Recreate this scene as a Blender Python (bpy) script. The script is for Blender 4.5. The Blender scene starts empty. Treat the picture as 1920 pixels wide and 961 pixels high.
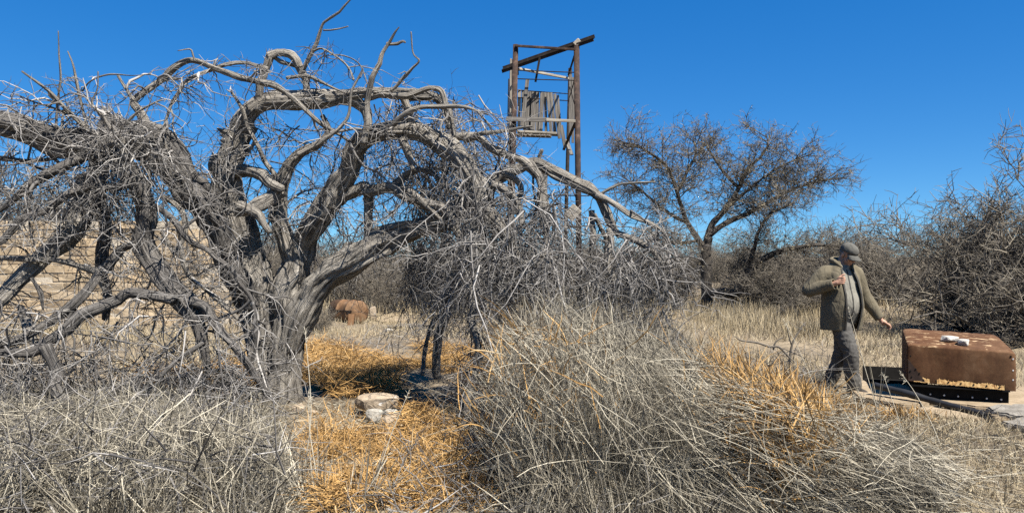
import bpy, bmesh, math
import numpy as np
from mathutils import Vector, Matrix

R = math.radians
sc = bpy.context.scene
COL = sc.collection

# ------------------------------------------------------------------ camera
CAM_H, F, CX, CY = 1.6, 1371.0, 960.0, 480.5
cam_d = bpy.data.cameras.new('camera')
cam_d.sensor_width = 36.0
cam_d.lens = 36.0 * F / 1920.0
cam_d.clip_end = 3000
cam_d.clip_start = 0.05
cam = bpy.data.objects.new('camera', cam_d)
cam.location = (0, 0, CAM_H)
cam.rotation_euler = (R(90), 0, 0)
COL.objects.link(cam)
sc.camera = cam

# ------------------------------------------------------------------ light
SUN_EL, SUN_AZ = 57.0, 138.0        # azimuth clockwise from the view direction (+Y): right and a little behind
world = bpy.data.worlds.new('World')
sc.world = world
world.use_nodes = True
wn, wl = world.node_tree.nodes, world.node_tree.links
bg = wn['Background']
sky = wn.new('ShaderNodeTexSky')
sky.sky_type = 'NISHITA'
sky.sun_disc = False
sky.sun_elevation = R(SUN_EL)
sky.sun_rotation = R(SUN_AZ)
sky.altitude = 1200
sky.air_density = 0.5
sky.dust_density = 0.0
sky.ozone_density = 1.0
hs = wn.new('ShaderNodeHueSaturation')
hs.inputs['Saturation'].default_value = 1.4
hs.inputs['Value'].default_value = 1.0
wl.new(sky.outputs[0], hs.inputs['Color'])
# grade of the sky: each channel's contrast set to that of the deep dry-season blue
sep = wn.new('ShaderNodeSeparateColor')
cmb = wn.new('ShaderNodeCombineColor')
wl.new(hs.outputs[0], sep.inputs[0])
for k, (expo, gain) in enumerate(((0.608, 1.0), (0.604, 1.785), (0.426, 3.23))):
    pw = wn.new('ShaderNodeMath'); pw.operation = 'POWER'
    pw.inputs[1].default_value = expo
    ml = wn.new('ShaderNodeMath'); ml.operation = 'MULTIPLY'
    ml.inputs[1].default_value = gain
    wl.new(sep.outputs[k], pw.inputs[0])
    wl.new(pw.outputs[0], ml.inputs[0])
    wl.new(ml.outputs[0], cmb.inputs[k])
wl.new(cmb.outputs[0], bg.inputs['Color'])
bg.inputs['Strength'].default_value = 0.052

sun_d = bpy.data.lights.new('sun', 'SUN')
sun_d.energy = 5.0
sun_d.angle = R(0.53)
sun_d.color = (1.0, 0.96, 0.90)
sun = bpy.data.objects.new('sun', sun_d)
az, el = R(SUN_AZ), R(SUN_EL)
to_sun = Vector((math.sin(az) * math.cos(el), math.cos(az) * math.cos(el), math.sin(el)))
sun.rotation_euler = to_sun.to_track_quat('Z', 'Y').to_euler()
sun.location = to_sun * 50
COL.objects.link(sun)

vs = sc.view_settings
vs.view_transform = 'Standard'
vs.look = 'None'
vs.exposure = 1.3
vs.gamma = 1.0
vs.use_curve_mapping = False
sc.cycles.use_denoising = False
sc.cycles.max_bounces = 6
sc.cycles.diffuse_bounces = 1

# ------------------------------------------------------------------ helpers
rng = np.random.default_rng(7)


def P(px, py, d):
    """the point at distance d (metres ahead) that lies along a direction of view"""
    return np.array(((px - CX) / F * d, d, CAM_H - (py - CY) / F * d))


def ground_z(x, y):
    return (0.03 * np.sin(0.9 * x + 0.4) * np.sin(0.7 * y + 1.1) + 0.018 * np.sin(2.3 * x + 1.7 * y)
            + 0.012 * np.sin(3.9 * x - 2.9 * y + 0.5))


def on_ground(px, py):
    d = F * CAM_H / (py - CY)
    p = P(px, py, d)
    return np.array((p[0], p[1], float(ground_z(p[0], p[1]))))


def tag(o, label=None, cat=None, group=None, kind=None):
    if label: o['label'] = label
    if cat: o['category'] = cat
    if group: o['group'] = group
    if kind: o['kind'] = kind
    return o


def empty(name, loc=(0, 0, 0), rz=0.0):
    o = bpy.data.objects.new(name, None)
    o.empty_display_size = 0.2
    o.location = tuple(float(v) for v in loc)
    o.rotation_euler = (0, 0, rz)
    COL.objects.link(o)
    bpy.context.view_layer.update()
    return o


def mesh_np(name, verts, faces, uv=None, tint=None, smooth=True):
    """faces: (M,3) or (M,4) array, or a list of such arrays"""
    verts = np.asarray(verts, dtype=np.float32)
    if not isinstance(faces, list):
        faces = [faces]
    faces = [np.asarray(f, dtype=np.int32) for f in faces if len(f)]
    me = bpy.data.meshes.new(name)
    me.vertices.add(len(verts))
    me.vertices.foreach_set('co', verts.ravel())
    nl = sum(f.size for f in faces)
    npoly = sum(len(f) for f in faces)
    me.loops.add(nl)
    me.polygons.add(npoly)
    vi = np.concatenate([f.ravel() for f in faces])
    tot = np.concatenate([np.full(len(f), f.shape[1], np.int32) for f in faces])
    st = np.concatenate([[0], np.cumsum(tot)[:-1]]).astype(np.int32)
    me.loops.foreach_set('vertex_index', vi)
    me.polygons.foreach_set('loop_start', st)
    me.polygons.foreach_set('loop_total', tot)
    me.polygons.foreach_set('use_smooth', np.full(npoly, smooth, dtype=bool))
    me.update(calc_edges=True)
    if uv is not None:
        l = me.uv_layers.new(name='UVMap')
        l.data.foreach_set('uv', np.asarray(uv, np.float32)[vi].ravel())
    if tint is not None:
        a = me.attributes.new('tint', 'FLOAT', 'POINT')
        a.data.foreach_set('value', np.asarray(tint, np.float32))
    return me


def link(name, me, mat=None, parent=None):
    o = bpy.data.objects.new(name, me)
    if mat is not None and len(me.materials) == 0:
        me.materials.append(mat)
    COL.objects.link(o)
    if parent is not None:
        o.parent = parent
        o.matrix_parent_inverse = parent.matrix_world.inverted()
    return o


def bm_link(name, bm, mat, parent=None, smooth=False):
    me = bpy.data.meshes.new(name)
    bmesh.ops.recalc_face_normals(bm, faces=bm.faces)
    bm.to_mesh(me)
    bm.free()
    for p in me.polygons:
        p.use_smooth = smooth
    return link(name, me, mat, parent)


def norm(a):
    return a / np.maximum(np.linalg.norm(a, axis=-1, keepdims=True), 1e-9)


def catmull(pts, seg):
    """smooth curve through rows of pts (any columns), resampled about every seg metres of xyz"""
    pts = np.asarray(pts, float)
    n = len(pts)
    ext = np.vstack([2 * pts[0] - pts[1], pts, 2 * pts[-1] - pts[-2]])
    out = []
    for i in range(n - 1):
        p0, p1, p2, p3 = ext[i:i + 4]
        L = np.linalg.norm(p2[:3] - p1[:3])
        k = max(1, int(math.ceil(L / seg)))
        t = (np.arange(k) / k)[:, None]
        out.append(0.5 * (2 * p1 + (p2 - p0) * t + (2 * p0 - 5 * p1 + 4 * p2 - p3) * t ** 2
                          + (-p0 + 3 * p1 - 3 * p2 + p3) * t ** 3))
    out.append(pts[-1:])
    return np.vstack(out)


def frames(c):
    t = norm(np.gradient(c, axis=0))
    ref = np.array((0, 0, 1.0)) if abs(t[0, 2]) < 0.9 else np.array((1.0, 0, 0))
    u = np.zeros_like(c)
    u0 = ref - t[0] * ref.dot(t[0])
    u[0] = u0 / np.linalg.norm(u0)
    for i in range(1, len(c)):
        v = u[i - 1] - t[i] * u[i - 1].dot(t[i])
        u[i] = v / np.linalg.norm(v)
    return t, u, np.cross(t, u)


def limb_mesh(name, spec, seed, rough=0.16, seg=None, sides=None, wob=0.35):
    """one gnarled limb with furrowed bark along rows (x,y,z,r)"""
    g = np.random.default_rng(seed)
    spec = np.asarray(spec, float)
    rmax = spec[:, 3].max()
    if sides is None:
        sides = 44 if rmax > 0.10 else 34 if rmax > 0.06 else 20 if rmax > 0.03 else 10 if rmax > 0.012 else 6
    if seg is None:
        seg = max(0.02, min(0.05, rmax * 0.55))
    c4 = catmull(spec, seg)
    c, r = c4[:, :3].copy(), np.maximum(c4[:, 3], 0.0012)
    n = len(c)
    s = np.concatenate([[0], np.cumsum(np.linalg.norm(np.diff(c, axis=0), axis=1))])
    # gnarls: the centreline wanders, the girth swells and pinches
    for ax in range(3):
        kn = max(3, int(s[-1] / max(0.16, 2.6 * rmax)))
        c[:, ax] += np.interp(s, np.linspace(0, s[-1], kn), g.normal(0, 1, kn)) * r * wob * 0.5
    kn = max(3, int(s[-1] / max(0.11, 2.0 * rmax)))
    r = r * (1 + np.interp(s, np.linspace(0, s[-1], kn), g.normal(0, 0.07, kn)))
    t, u, v = frames(c)
    th = np.linspace(0, 2 * np.pi, sides, endpoint=False)
    # furrows: ridges that run along and twist slowly
    nk = max(4, sides // 2)
    nr = max(3, int(s[-1] / 0.28))
    tab = g.normal(0, 1, (nr, nk))
    vi = np.linspace(0, nr - 1.001, n)
    i0 = vi.astype(int)
    fr = (vi - i0)[:, None]
    tabv = tab[i0] * (1 - fr) + tab[np.minimum(i0 + 1, nr - 1)] * fr
    tw = (g.uniform(-1, 1) * s * 0.9)[:, None]
    ki = ((th[None, :] + tw) / (2 * np.pi) * nk) % nk
    k0 = ki.astype(int) % nk
    kf = ki - np.floor(ki)
    rows = np.arange(n)[:, None]
    f = tabv[rows, k0] * (1 - kf) + tabv[rows, (k0 + 1) % nk] * kf
    rr = r[:, None] * (1 + rough * (np.abs(f) * 0.9 - 0.45)) * (1 + 0.025 * g.normal(0, 1, (n, sides)))
    V = c[:, None, :] + rr[..., None] * (np.cos(th)[None, :, None] * u[:, None, :] + np.sin(th)[None, :, None] * v[:, None, :])
    uvs = np.stack(np.broadcast_arrays(th[None, :] * max(r.mean(), 0.01), s[:, None]), -1)
    # mirrored u so that the seam does not show
    uvs = uvs.copy()
    uvs[..., 0] = np.abs(th[None, :] - np.pi) * max(r.mean(), 0.01)
    V = V.reshape(-1, 3)
    uvs = uvs.reshape(-1, 2)
    idx = np.arange(n * sides).reshape(n, sides)
    a, b = idx[:-1], idx[1:]
    q = np.stack([a, np.roll(a, -1, 1), np.roll(b, -1, 1), b], -1).reshape(-1, 4)
    V = np.vstack([V, c[0] - t[0] * r[0] * 0.3, c[-1] + t[-1] * r[-1] * 0.6])
    uvs = np.vstack([uvs, [0, 0], [0, s[-1]]])
    i, j = n * sides, n * sides + 1
    t1 = np.stack([np.full(sides, i), np.roll(idx[0], -1), idx[0]], -1)
    t2 = np.stack([np.full(sides, j), idx[-1], np.roll(idx[-1], -1)], -1)
    tint = np.full(len(V), g.uniform(0.2, 0.8))
    return mesh_np(name, V, [q, np.vstack([t1, t2])], uv=uvs, tint=tint), c4


class Bag:
    """collects many thin tubes or blades into one mesh"""
    def __init__(self):
        self.v, self.q, self.t, self.n = [], [], [], 0

    def tubes(self, pts, rad, tint, sides=3):
        N, K, _ = pts.shape
        if N == 0: return
        ax = norm(pts[:, -1] - pts[:, 0])
        ref = np.where(np.abs(ax[:, 2:3]) < 0.9, np.array([[0, 0, 1.0]]), np.array([[1.0, 0, 0]]))
        u = norm(np.cross(ax, ref))
        v = np.cross(ax, u)
        th = np.linspace(0, 2 * np.pi, sides, endpoint=False)
        o = np.cos(th)[None, :, None] * u[:, None, :] + np.sin(th)[None, :, None] * v[:, None, :]
        V = pts[:, :, None, :] + rad[:, :, None, None] * o[:, None, :, :]
        idx = np.arange(N * K * sides).reshape(N, K, sides) + self.n
        a, b = idx[:, :-1], idx[:, 1:]
        q = np.stack([a, np.roll(a, -1, 2), np.roll(b, -1, 2), b], -1).reshape(-1, 4)
        self.v.append(V.reshape(-1, 3)); self.q.append(q)
        self.t.append(np.repeat(tint, K * sides)); self.n += N * K * sides

    def blades(self, pts, wid, tint, face=None):
        N, K, _ = pts.shape
        if N == 0: return
        ax = norm(pts[:, -1] - pts[:, 0])
        rnd = rng.normal(size=(N, 3)) if face is None else face
        u = norm(np.cross(ax, rnd))
        V = np.stack([pts - u[:, None, :] * wid[..., None] / 2, pts + u[:, None, :] * wid[..., None] / 2], 2)
        idx = np.arange(N * K * 2).reshape(N, K, 2) + self.n
        a, b = idx[:, :-1], idx[:, 1:]
        q = np.stack([a[..., 0], a[..., 1], b[..., 1], b[..., 0]], -1).reshape(-1, 4)
        self.v.append(V.reshape(-1, 3)); self.q.append(q)
        self.t.append(np.repeat(tint, K * 2)); self.n += N * K * 2

    def build(self, name, mat, parent=None, kind='stuff', smooth=True):
        me = mesh_np(name, np.concatenate(self.v), np.concatenate(self.q), tint=np.concatenate(self.t), smooth=smooth)
        o = link(name, me, mat, parent)
        if kind: o['kind'] = kind
        return o


def grow(p0, d0, length, K, jit, droop):
    N = len(p0)
    pts = np.zeros((N, K, 3))
    pts[:, 0] = p0
    d = norm(d0)
    seg = (length / (K - 1))[:, None]
    dr = np.broadcast_to(np.asarray(droop, float), (N,))[:, None]
    for k in range(1, K):
        d = norm(d + rng.normal(0, jit, (N, 3)) + dr * np.array([[0, 0, -1.0]]))
        pts[:, k] = pts[:, k - 1] + d * seg
    return pts


def taper(r0, K, end=0.25):
    return r0[:, None] * np.linspace(1, end, K)[None, :]


def offspring(pts, per, t0, t1, along, side, length, K, jit, droop, bias=(0, 0, 0)):
    """children branching from polylines pts; length is a (lo,hi) range in metres"""
    N, Kp, _ = pts.shape
    idx = np.repeat(np.arange(N), per)
    M = len(idx)
    t = rng.uniform(t0, t1, M) * (Kp - 1)
    i = np.minimum(t.astype(int), Kp - 2)
    f = (t - i)[:, None]
    p = pts[idx, i] * (1 - f) + pts[idx, i + 1] * f
    tan = norm(pts[idx, i + 1] - pts[idx, i])
    perp = rng.normal(size=(M, 3))
    perp = norm(perp - tan * (perp * tan).sum(1, keepdims=True))
    d = norm(tan * along + perp * side + np.array([bias]))
    return grow(p, d, rng.uniform(*length, M), K, jit, droop), idx


def box_between(bm, a, b, w, h, up=(0, 0, 1), bev=0.0):
    a, b = Vector([float(v) for v in a]), Vector([float(v) for v in b])
    d = b - a
    L = d.length
    z = d.normalized()
    x = Vector(up).cross(z)
    if x.length < 1e-4:
        x = Vector((1, 0, 0)).cross(z)
    x.normalize()
    y = z.cross(x)
    m = Matrix((x, y, z)).transposed().to_4x4()
    m.translation = (a + b) / 2
    g = bmesh.ops.create_cube(bm, size=1.0, matrix=m @ Matrix.Diagonal((w, h, L, 1)))
    if bev > 0:
        es = list({e for v in g['verts'] for e in v.link_edges})
        bmesh.ops.bevel(bm, geom=es, offset=bev, segments=1, affect='EDGES')
    return g


def rod_between(bm, a, b, r, n=8):
    a, b = Vector([float(v) for v in a]), Vector([float(v) for v in b])
    d = b - a
    m = d.to_track_quat('Z', 'Y').to_matrix().to_4x4()
    m.translation = (a + b) / 2
    bmesh.ops.create_cone(bm, cap_ends=True, segments=n, radius1=r, radius2=r, depth=d.length, matrix=m)


def rock_bm(size, seed, flat=0.6):
    """an angular weathered stone: convex hull of scattered points, bevelled and roughened"""
    g = np.random.default_rng(seed)
    bm = bmesh.new()
    p = norm(g.normal(size=(26, 3)))
    p = np.sign(p) * np.abs(p) ** 0.6
    p *= np.array(size) / 2 * g.uniform(0.85, 1.1, (26, 1))
    for q in p: bm.verts.new(q)
    r = bmesh.ops.convex_hull(bm, input=bm.verts)
    bmesh.ops.delete(bm, geom=[e for e in r['geom_interior'] if isinstance(e, bmesh.types.BMVert)], context='VERTS')
    bmesh.ops.bevel(bm, geom=list(bm.edges), offset=min(size) * 0.05, segments=1, affect='EDGES')
    bmesh.ops.triangulate(bm, faces=bm.faces)
    bmesh.ops.subdivide_edges(bm, edges=bm.edges, cuts=1)
    for v in bm.verts:
        v.co += Vector(g.normal(0, min(size) * 0.008, 3))
    return bm


# ------------------------------------------------------------------ materials
def new_mat(name, rough=0.9, spec=0.2):
    m = bpy.data.materials.new(name)
    m.use_nodes = True
    nt = m.node_tree
    b = nt.nodes['Principled BSDF']
    b.inputs['Roughness'].default_value = rough
    b.inputs['Specular IOR Level'].default_value = spec
    return m, nt, b


def ramp(nt, fac, stops):
    r = nt.nodes.new('ShaderNodeValToRGB')
    e = r.color_ramp.elements
    while len(e) < len(stops): e.new(0.5)
    for el_, (p, c) in zip(e, stops):
        el_.position = p
        el_.color = (c[0], c[1], c[2], 1)
    if fac is not None: nt.links.new(fac, r.inputs[0])
    return r.outputs[0]


def noise(nt, scale, detail=4, rough=0.55, vec=None, dist=0.0):
    n = nt.nodes.new('ShaderNodeTexNoise')
    n.inputs['Scale'].default_value = scale
    n.inputs['Detail'].default_value = detail
    n.inputs['Roughness'].default_value = rough
    n.inputs['Distortion'].default_value = dist
    if vec is not None: nt.links.new(vec, n.inputs['Vector'])
    return n.outputs['Fac']


def coord(nt, kind='Object', scale=(1, 1, 1)):
    t = nt.nodes.new('ShaderNodeTexCoord')
    m = nt.nodes.new('ShaderNodeMapping')
    m.inputs['Scale'].default_value = scale
    nt.links.new(t.outputs[kind], m.inputs['Vector'])
    return m.outputs[0]


def mix(nt, fac, a, b, mode='MIX'):
    n = nt.nodes.new('ShaderNodeMix')
    n.data_type = 'RGBA'
    n.blend_type = mode
    for s, v in ((n.inputs[0], fac), (n.inputs[6], a), (n.inputs[7], b)):
        if hasattr(v, 'is_linked') or hasattr(v, 'links'):
            nt.links.new(v, s)
        elif isinstance(v, (int, float)):
            s.default_value = v
        else:
            s.default_value = (v[0], v[1], v[2], 1)
    return n.outputs[2]


def bump(nt, b, h, strength=0.4, dist=0.02):
    n = nt.nodes.new('ShaderNodeBump')
    n.inputs['Strength'].default_value = strength
    n.inputs['Distance'].default_value = dist
    nt.links.new(h, n.inputs['Height'])
    nt.links.new(n.outputs[0], b.inputs['Normal'])


def attr(nt, name='tint'):
    a = nt.nodes.new('ShaderNodeAttribute')
    a.attribute_name = name
    return a.outputs['Fac']


ALBEDO = 0.66        # all weathered outdoor surfaces together, to suit the exposure


def set_colour(nt, b, c):
    nt.links.new(mix(nt, 1.0, c, (ALBEDO, ALBEDO, ALBEDO), 'MULTIPLY'), b.inputs['Base Color'])


def bark_mat(name, dark, mid, light, us=75, vsn=3.2):
    m, nt, b = new_mat(name, 0.92, 0.15)
    uvc = coord(nt, 'UV', (us, vsn, 1))
    n1 = noise(nt, 1.0, 6, 0.62, uvc, 0.35)
    n2 = noise(nt, 5.0, 3, 0.5, coord(nt, 'Object'))
    c = ramp(nt, n1, [(0.33, dark), (0.45, mid), (0.70, light)])  # furrow shade deepened in the colour: darkest where the bump sinks
    c2 = mix(nt, 0.5, c, ramp(nt, n2, [(0.3, (0.55, 0.53, 0.52)), (0.7, (1.1, 1.05, 0.98))]), 'MULTIPLY')
    set_colour(nt, b, c2)
    bump(nt, b, n1, 1.0, 0.06)
    return m


def tint_mat(name, stops, rough=0.9, spec=0.15):
    m, nt, b = new_mat(name, rough, spec)
    c = ramp(nt, attr(nt), stops)
    n = noise(nt, 14, 2, 0.5, coord(nt, 'Object'))
    c = mix(nt, 0.45, c, ramp(nt, n, [(0.3, (0.6, 0.6, 0.6)), (0.7, (1.15, 1.12, 1.08))]), 'MULTIPLY')
    set_colour(nt, b, c)
    return m


M_bark = bark_mat('dead_wood_bark', (0.035, 0.031, 0.027), (0.34, 0.31, 0.265), (0.66, 0.61, 0.525))
M_bark_grey = bark_mat('weathered_grey_bark', (0.028, 0.026, 0.024), (0.17, 0.158, 0.145), (0.38, 0.355, 0.32))
M_twig = tint_mat('dead_twig', [(0, (0.07, 0.065, 0.06)), (0.5, (0.27, 0.252, 0.23)), (1, (0.60, 0.565, 0.515))])
M_bush = tint_mat('bare_bush_twig', [(0, (0.055, 0.05, 0.044)), (0.5, (0.205, 0.178, 0.143)), (1, (0.48, 0.42, 0.315))])
M_acacia = bark_mat('dark_thorn_bark', (0.03, 0.027, 0.024), (0.085, 0.075, 0.065), (0.19, 0.165, 0.135), 30, 6)
M_leaf = tint_mat('dry_pod_clump', [(0, (0.16, 0.13, 0.085)), (1, (0.38, 0.32, 0.20))])
M_grass = tint_mat('grey_dry_grass', [(0, (0.08, 0.07, 0.055)), (0.5, (0.38, 0.335, 0.25)), (1, (0.78, 0.705, 0.54))])
M_straw = tint_mat('orange_straw', [(0, (0.12, 0.08, 0.045)), (0.4, (0.48, 0.275, 0.095)), (0.85, (0.74, 0.46, 0.18)), (1, (0.74, 0.58, 0.35))])
M_pale = tint_mat('pale_tan_grass', [(0, (0.30, 0.23, 0.13)), (0.6, (0.52, 0.42, 0.26)), (1, (0.66, 0.57, 0.40))])


def ground_mat():
    m, nt, b = new_mat('dry_ground', 0.95, 0.1)
    oc = coord(nt, 'Object')
    n1 = noise(nt, 0.55, 6, 0.6, oc)
    n2 = noise(nt, 9, 8, 0.7, oc)
    n3 = noise(nt, 60, 4, 0.6, oc)
    c = ramp(nt, n1, [(0.35, (0.25, 0.205, 0.15)), (0.6, (0.40, 0.325, 0.225))])
    c = mix(nt, 0.75, c, ramp(nt, n2, [(0.32, (0.4, 0.38, 0.36)), (0.6, (1.1, 1.08, 1.02))]), 'MULTIPLY')
    c = mix(nt, 0.5, c, ramp(nt, n3, [(0.35, (0.5, 0.48, 0.46)), (0.62, (1.15, 1.12, 1.08))]), 'MULTIPLY')
    set_colour(nt, b, c)
    bump(nt, b, n2, 0.8, 0.05)
    return m


def stone_mat(name, a, c_, white=None, ws=0.55, scale=7.0, vary=False):
    m, nt, b = new_mat(name, 0.9, 0.2)
    oc = coord(nt, 'Object')
    n1 = noise(nt, scale, 8, 0.65, oc)
    n2 = noise(nt, scale * 5, 5, 0.6, oc)
    c = ramp(nt, n1, [(0.32, a), (0.66, c_)])
    c = mix(nt, 0.5, c, ramp(nt, n2, [(0.3, (0.55, 0.53, 0.5)), (0.7, (1.12, 1.1, 1.08))]), 'MULTIPLY')
    if white is not None:
        n3 = noise(nt, scale * 0.7, 5, 0.6, coord(nt, 'Object', (1, 1, 1.7)), 0.5)
        f = ramp(nt, n3, [(ws, (0, 0, 0)), (ws + 0.05, (1, 1, 1))])
        c = mix(nt, f, c, white)
    if vary:
        oi = nt.nodes.new('ShaderNodeObjectInfo')
        c = mix(nt, 1.0, c, ramp(nt, oi.outputs['Random'], [(0.0, (0.66, 0.63, 0.60)), (0.5, (0.92, 0.92, 0.92)), (1.0, (1.1, 1.05, 0.98))]), 'MULTIPLY')
    set_colour(nt, b, c)
    bump(nt, b, n2, 0.6, 0.02)
    return m


def rust_mat(name, base, mid, hi, scale=5.0, metal=0.0, rough=0.75, scr=None):
    m, nt, b = new_mat(name, 0.88, 0.12)
    oc = coord(nt, 'Object')
    n1 = noise(nt, scale, 8, 0.62, oc, 0.4)
    n2 = noise(nt, scale * 9, 5, 0.7, oc)
    n4 = noise(nt, 1.2, 3, 0.5, coord(nt, 'Object', (2.5, 2.5, 0.6)))
    c = ramp(nt, n1, [(0.3, base), (0.55, mid), (0.75, hi)])
    c = mix(nt, 0.55, c, ramp(nt, n2, [(0.3, (0.62, 0.62, 0.64)), (0.68, (1.12, 1.1, 1.06))]), 'MULTIPLY')
    c = mix(nt, 0.7, c, ramp(nt, n4, [(0.35, (0.75, 0.62, 0.55)), (0.62, (1.0, 1.0, 1.05))]), 'MULTIPLY')
    if scr is not None:
        n3 = noise(nt, 1.0, 4, 0.6, coord(nt, 'Object', (5, 22, 9)), 0.8)
        f = ramp(nt, n3, [(scr[0], (0, 0, 0)), (scr[0] + 0.03, (1, 1, 1))])
        sx = nt.nodes.new('ShaderNodeSeparateXYZ')
        nt.links.new(oc, sx.inputs[0])
        f = mix(nt, 1.0, f, ramp(nt, sx.outputs['Z'], [(0.60, (0, 0, 0)), (0.62, (1, 1, 1))]), 'MULTIPLY')   # only the upturned top has lost its paint
        c = mix(nt, f, c, scr[1])
    set_colour(nt, b, c)
    bump(nt, b, n2, 0.18, 0.006)
    return m


def wood_mat(name, a, c_, l):
    m, nt, b = new_mat(name, 0.85, 0.2)
    n1 = noise(nt, 1.0, 5, 0.6, coord(nt, 'Object', (30, 30, 2.0)), 0.3)
    n2 = noise(nt, 2.0, 3, 0.5, coord(nt, 'Object'))
    c = ramp(nt, n1, [(0.3, a), (0.5, c_), (0.72, l)])
    c = mix(nt, 0.5, c, ramp(nt, n2, [(0.3, (0.6, 0.6, 0.6)), (0.7, (1.15, 1.12, 1.1))]), 'MULTIPLY')
    set_colour(nt, b, c)
    bump(nt, b, n1, 0.5, 0.01)
    return m


def cloth_mat(name, a, c_, weave=420.0):
    m, nt, b = new_mat(name, 0.95, 0.1)
    oc = coord(nt, 'Object')
    n1 = noise(nt, 7, 5, 0.6, oc)
    n2 = noise(nt, weave, 2, 0.5, oc)
    n3 = noise(nt, 16, 3, 0.5, coord(nt, 'Object', (1, 1, 0.5)), 1.0)
    c = ramp(nt, n1, [(0.3, a), (0.7, c_)])
    c = mix(nt, 0.35, c, ramp(nt, n2, [(0.3, (0.6, 0.6, 0.6)), (0.7, (1.2, 1.2, 1.2))]), 'MULTIPLY')
    nt.links.new(c, b.inputs['Base Color'])
    bump(nt, b, n3, 0.55, 0.03)
    return m


def flat_mat(name, c, rough=0.8, spec=0.3, var=0.3, scale=12):
    m, nt, b = new_mat(name, rough, spec)
    n1 = noise(nt, scale, 5, 0.6, coord(nt, 'Object'))
    k = ramp(nt, n1, [(0.3, tuple(v * (1 - var) for v in c)), (0.7, tuple(v * (1 + var) for v in c))])
    nt.links.new(k, b.inputs['Base Color'])
    return m


M_ground = ground_mat()
M_block = stone_mat('sandy_block', (0.50, 0.38, 0.235), (0.74, 0.59, 0.40), scale=2.2, vary=True)
M_mortar = stone_mat('pale_mortar', (0.60, 0.51, 0.38), (0.78, 0.68, 0.53))
M_stone = stone_mat('tan_stone', (0.36, 0.28, 0.19), (0.58, 0.47, 0.34), (0.85, 0.82, 0.75), 0.60)
M_stone_grey = stone_mat('grey_stone', (0.36, 0.33, 0.28), (0.60, 0.56, 0.48))
M_slab_grey = stone_mat('grey_slab', (0.22, 0.20, 0.165), (0.40, 0.365, 0.31))
M_slab = stone_mat('sandstone_slab', (0.33, 0.25, 0.155), (0.50, 0.39, 0.26), scale=3.0)
M_white = stone_mat('bleached_stone', (0.50, 0.46, 0.40), (0.72, 0.68, 0.60))
M_rust = rust_mat('rusted_sheet', (0.095, 0.046, 0.024), (0.175, 0.092, 0.045), (0.26, 0.155, 0.085), scr=(0.60, (0.75, 0.53, 0.30)))
M_rust_orange = rust_mat('orange_rust', (0.12, 0.07, 0.04), (0.26, 0.155, 0.08), (0.42, 0.27, 0.155))
M_rust_pole = rust_mat('rusted_pipe', (0.04, 0.03, 0.026), (0.085, 0.06, 0.047), (0.22, 0.145, 0.105), scale=7)
M_rust_dark = rust_mat('dark_steel', (0.028, 0.024, 0.022), (0.05, 0.042, 0.036), (0.10, 0.075, 0.055), scale=8)
M_peel = rust_mat('peeled_rim', (0.30, 0.14, 0.05), (0.90, 0.60, 0.25), (1.0, 0.80, 0.45), scale=22)
M_black = flat_mat('black_steel', (0.012, 0.011, 0.010), 0.95, 0.05)
M_rubber = flat_mat('black_rubber', (0.016, 0.016, 0.017), 0.55, 0.4)
M_bolt = flat_mat('pale_bolt', (0.50, 0.48, 0.45), 0.5, 0.4)
M_plank = wood_mat('grey_plank', (0.075, 0.068, 0.06), (0.21, 0.19, 0.165), (0.37, 0.34, 0.29))
M_plank_pale = wood_mat('pale_plank', (0.24, 0.21, 0.165), (0.42, 0.37, 0.29), (0.58, 0.52, 0.42))

# ------------------------------------------------------------------ the ground
def axis(n, near, far):
    a = np.linspace(0, 1, n)
    return near * a + (far - near) * a ** 5


gx = np.concatenate([-axis(105, 22, 900)[:0:-1], axis(105, 22, 900)])
gy = np.concatenate([-axis(28, 8, 300)[:0:-1], axis(165, 36, 1500)])
GX, GY = np.meshgrid(gx, gy)
fade = np.exp(-(GX ** 2 + GY ** 2) / 90.0 ** 2)
GZ = ground_z(GX, GY) * fade + 0.012 * rng.normal(size=GX.shape) * fade
nyy, nxx = GX.shape
gi = np.arange(nyy * nxx).reshape(nyy, nxx)
gq = np.stack([gi[:-1, :-1], gi[:-1, 1:], gi[1:, 1:], gi[1:, :-1]], -1).reshape(-1, 4)
ground = link('ground', mesh_np('ground', np.stack([GX, GY, GZ], -1).reshape(-1, 3), gq), M_ground)
ground['kind'] = 'structure'

# ------------------------------------------------------------------ the block wall behind the tree
WD = 17.0
wx0, wx1 = P(-130, 480, WD)[0], P(432, 480, WD)[0]
wall = tag(empty('block_wall', ((wx0 + wx1) / 2, WD, 0)), 'low wall of sandy tan blocks with pale joints behind the dead branches', 'wall')
bm = bmesh.new()
box_between(bm, ((wx0 + wx1) / 2, WD + 0.035, -0.15), ((wx0 + wx1) / 2, WD + 0.035, 2.42), wx1 - wx0 - 0.04, 0.176, up=(0, 1, 0))
bm_link('mortar_core', bm, M_mortar, wall)
brick_meshes = []
for k in range(5):
    g = np.random.default_rng(50 + k)
    bm = bmesh.new()
    bmesh.ops.create_cube(bm, size=1.0, matrix=Matrix.Diagonal((0.50, 0.20, 0.188, 1)))
    bmesh.ops.bevel(bm, geom=list(bm.edges), offset=0.012, segments=1, affect='EDGES')
    for v in bm.verts: v.co += Vector(g.normal(0, 0.007, 3))
    me = bpy.data.meshes.new('brick')
    bmesh.ops.recalc_face_normals(bm, faces=bm.faces)
    bm.to_mesh(me); bm.free()
    me.materials.append(M_block)
    brick_meshes.append(me)
g = np.random.default_rng(3)
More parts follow.
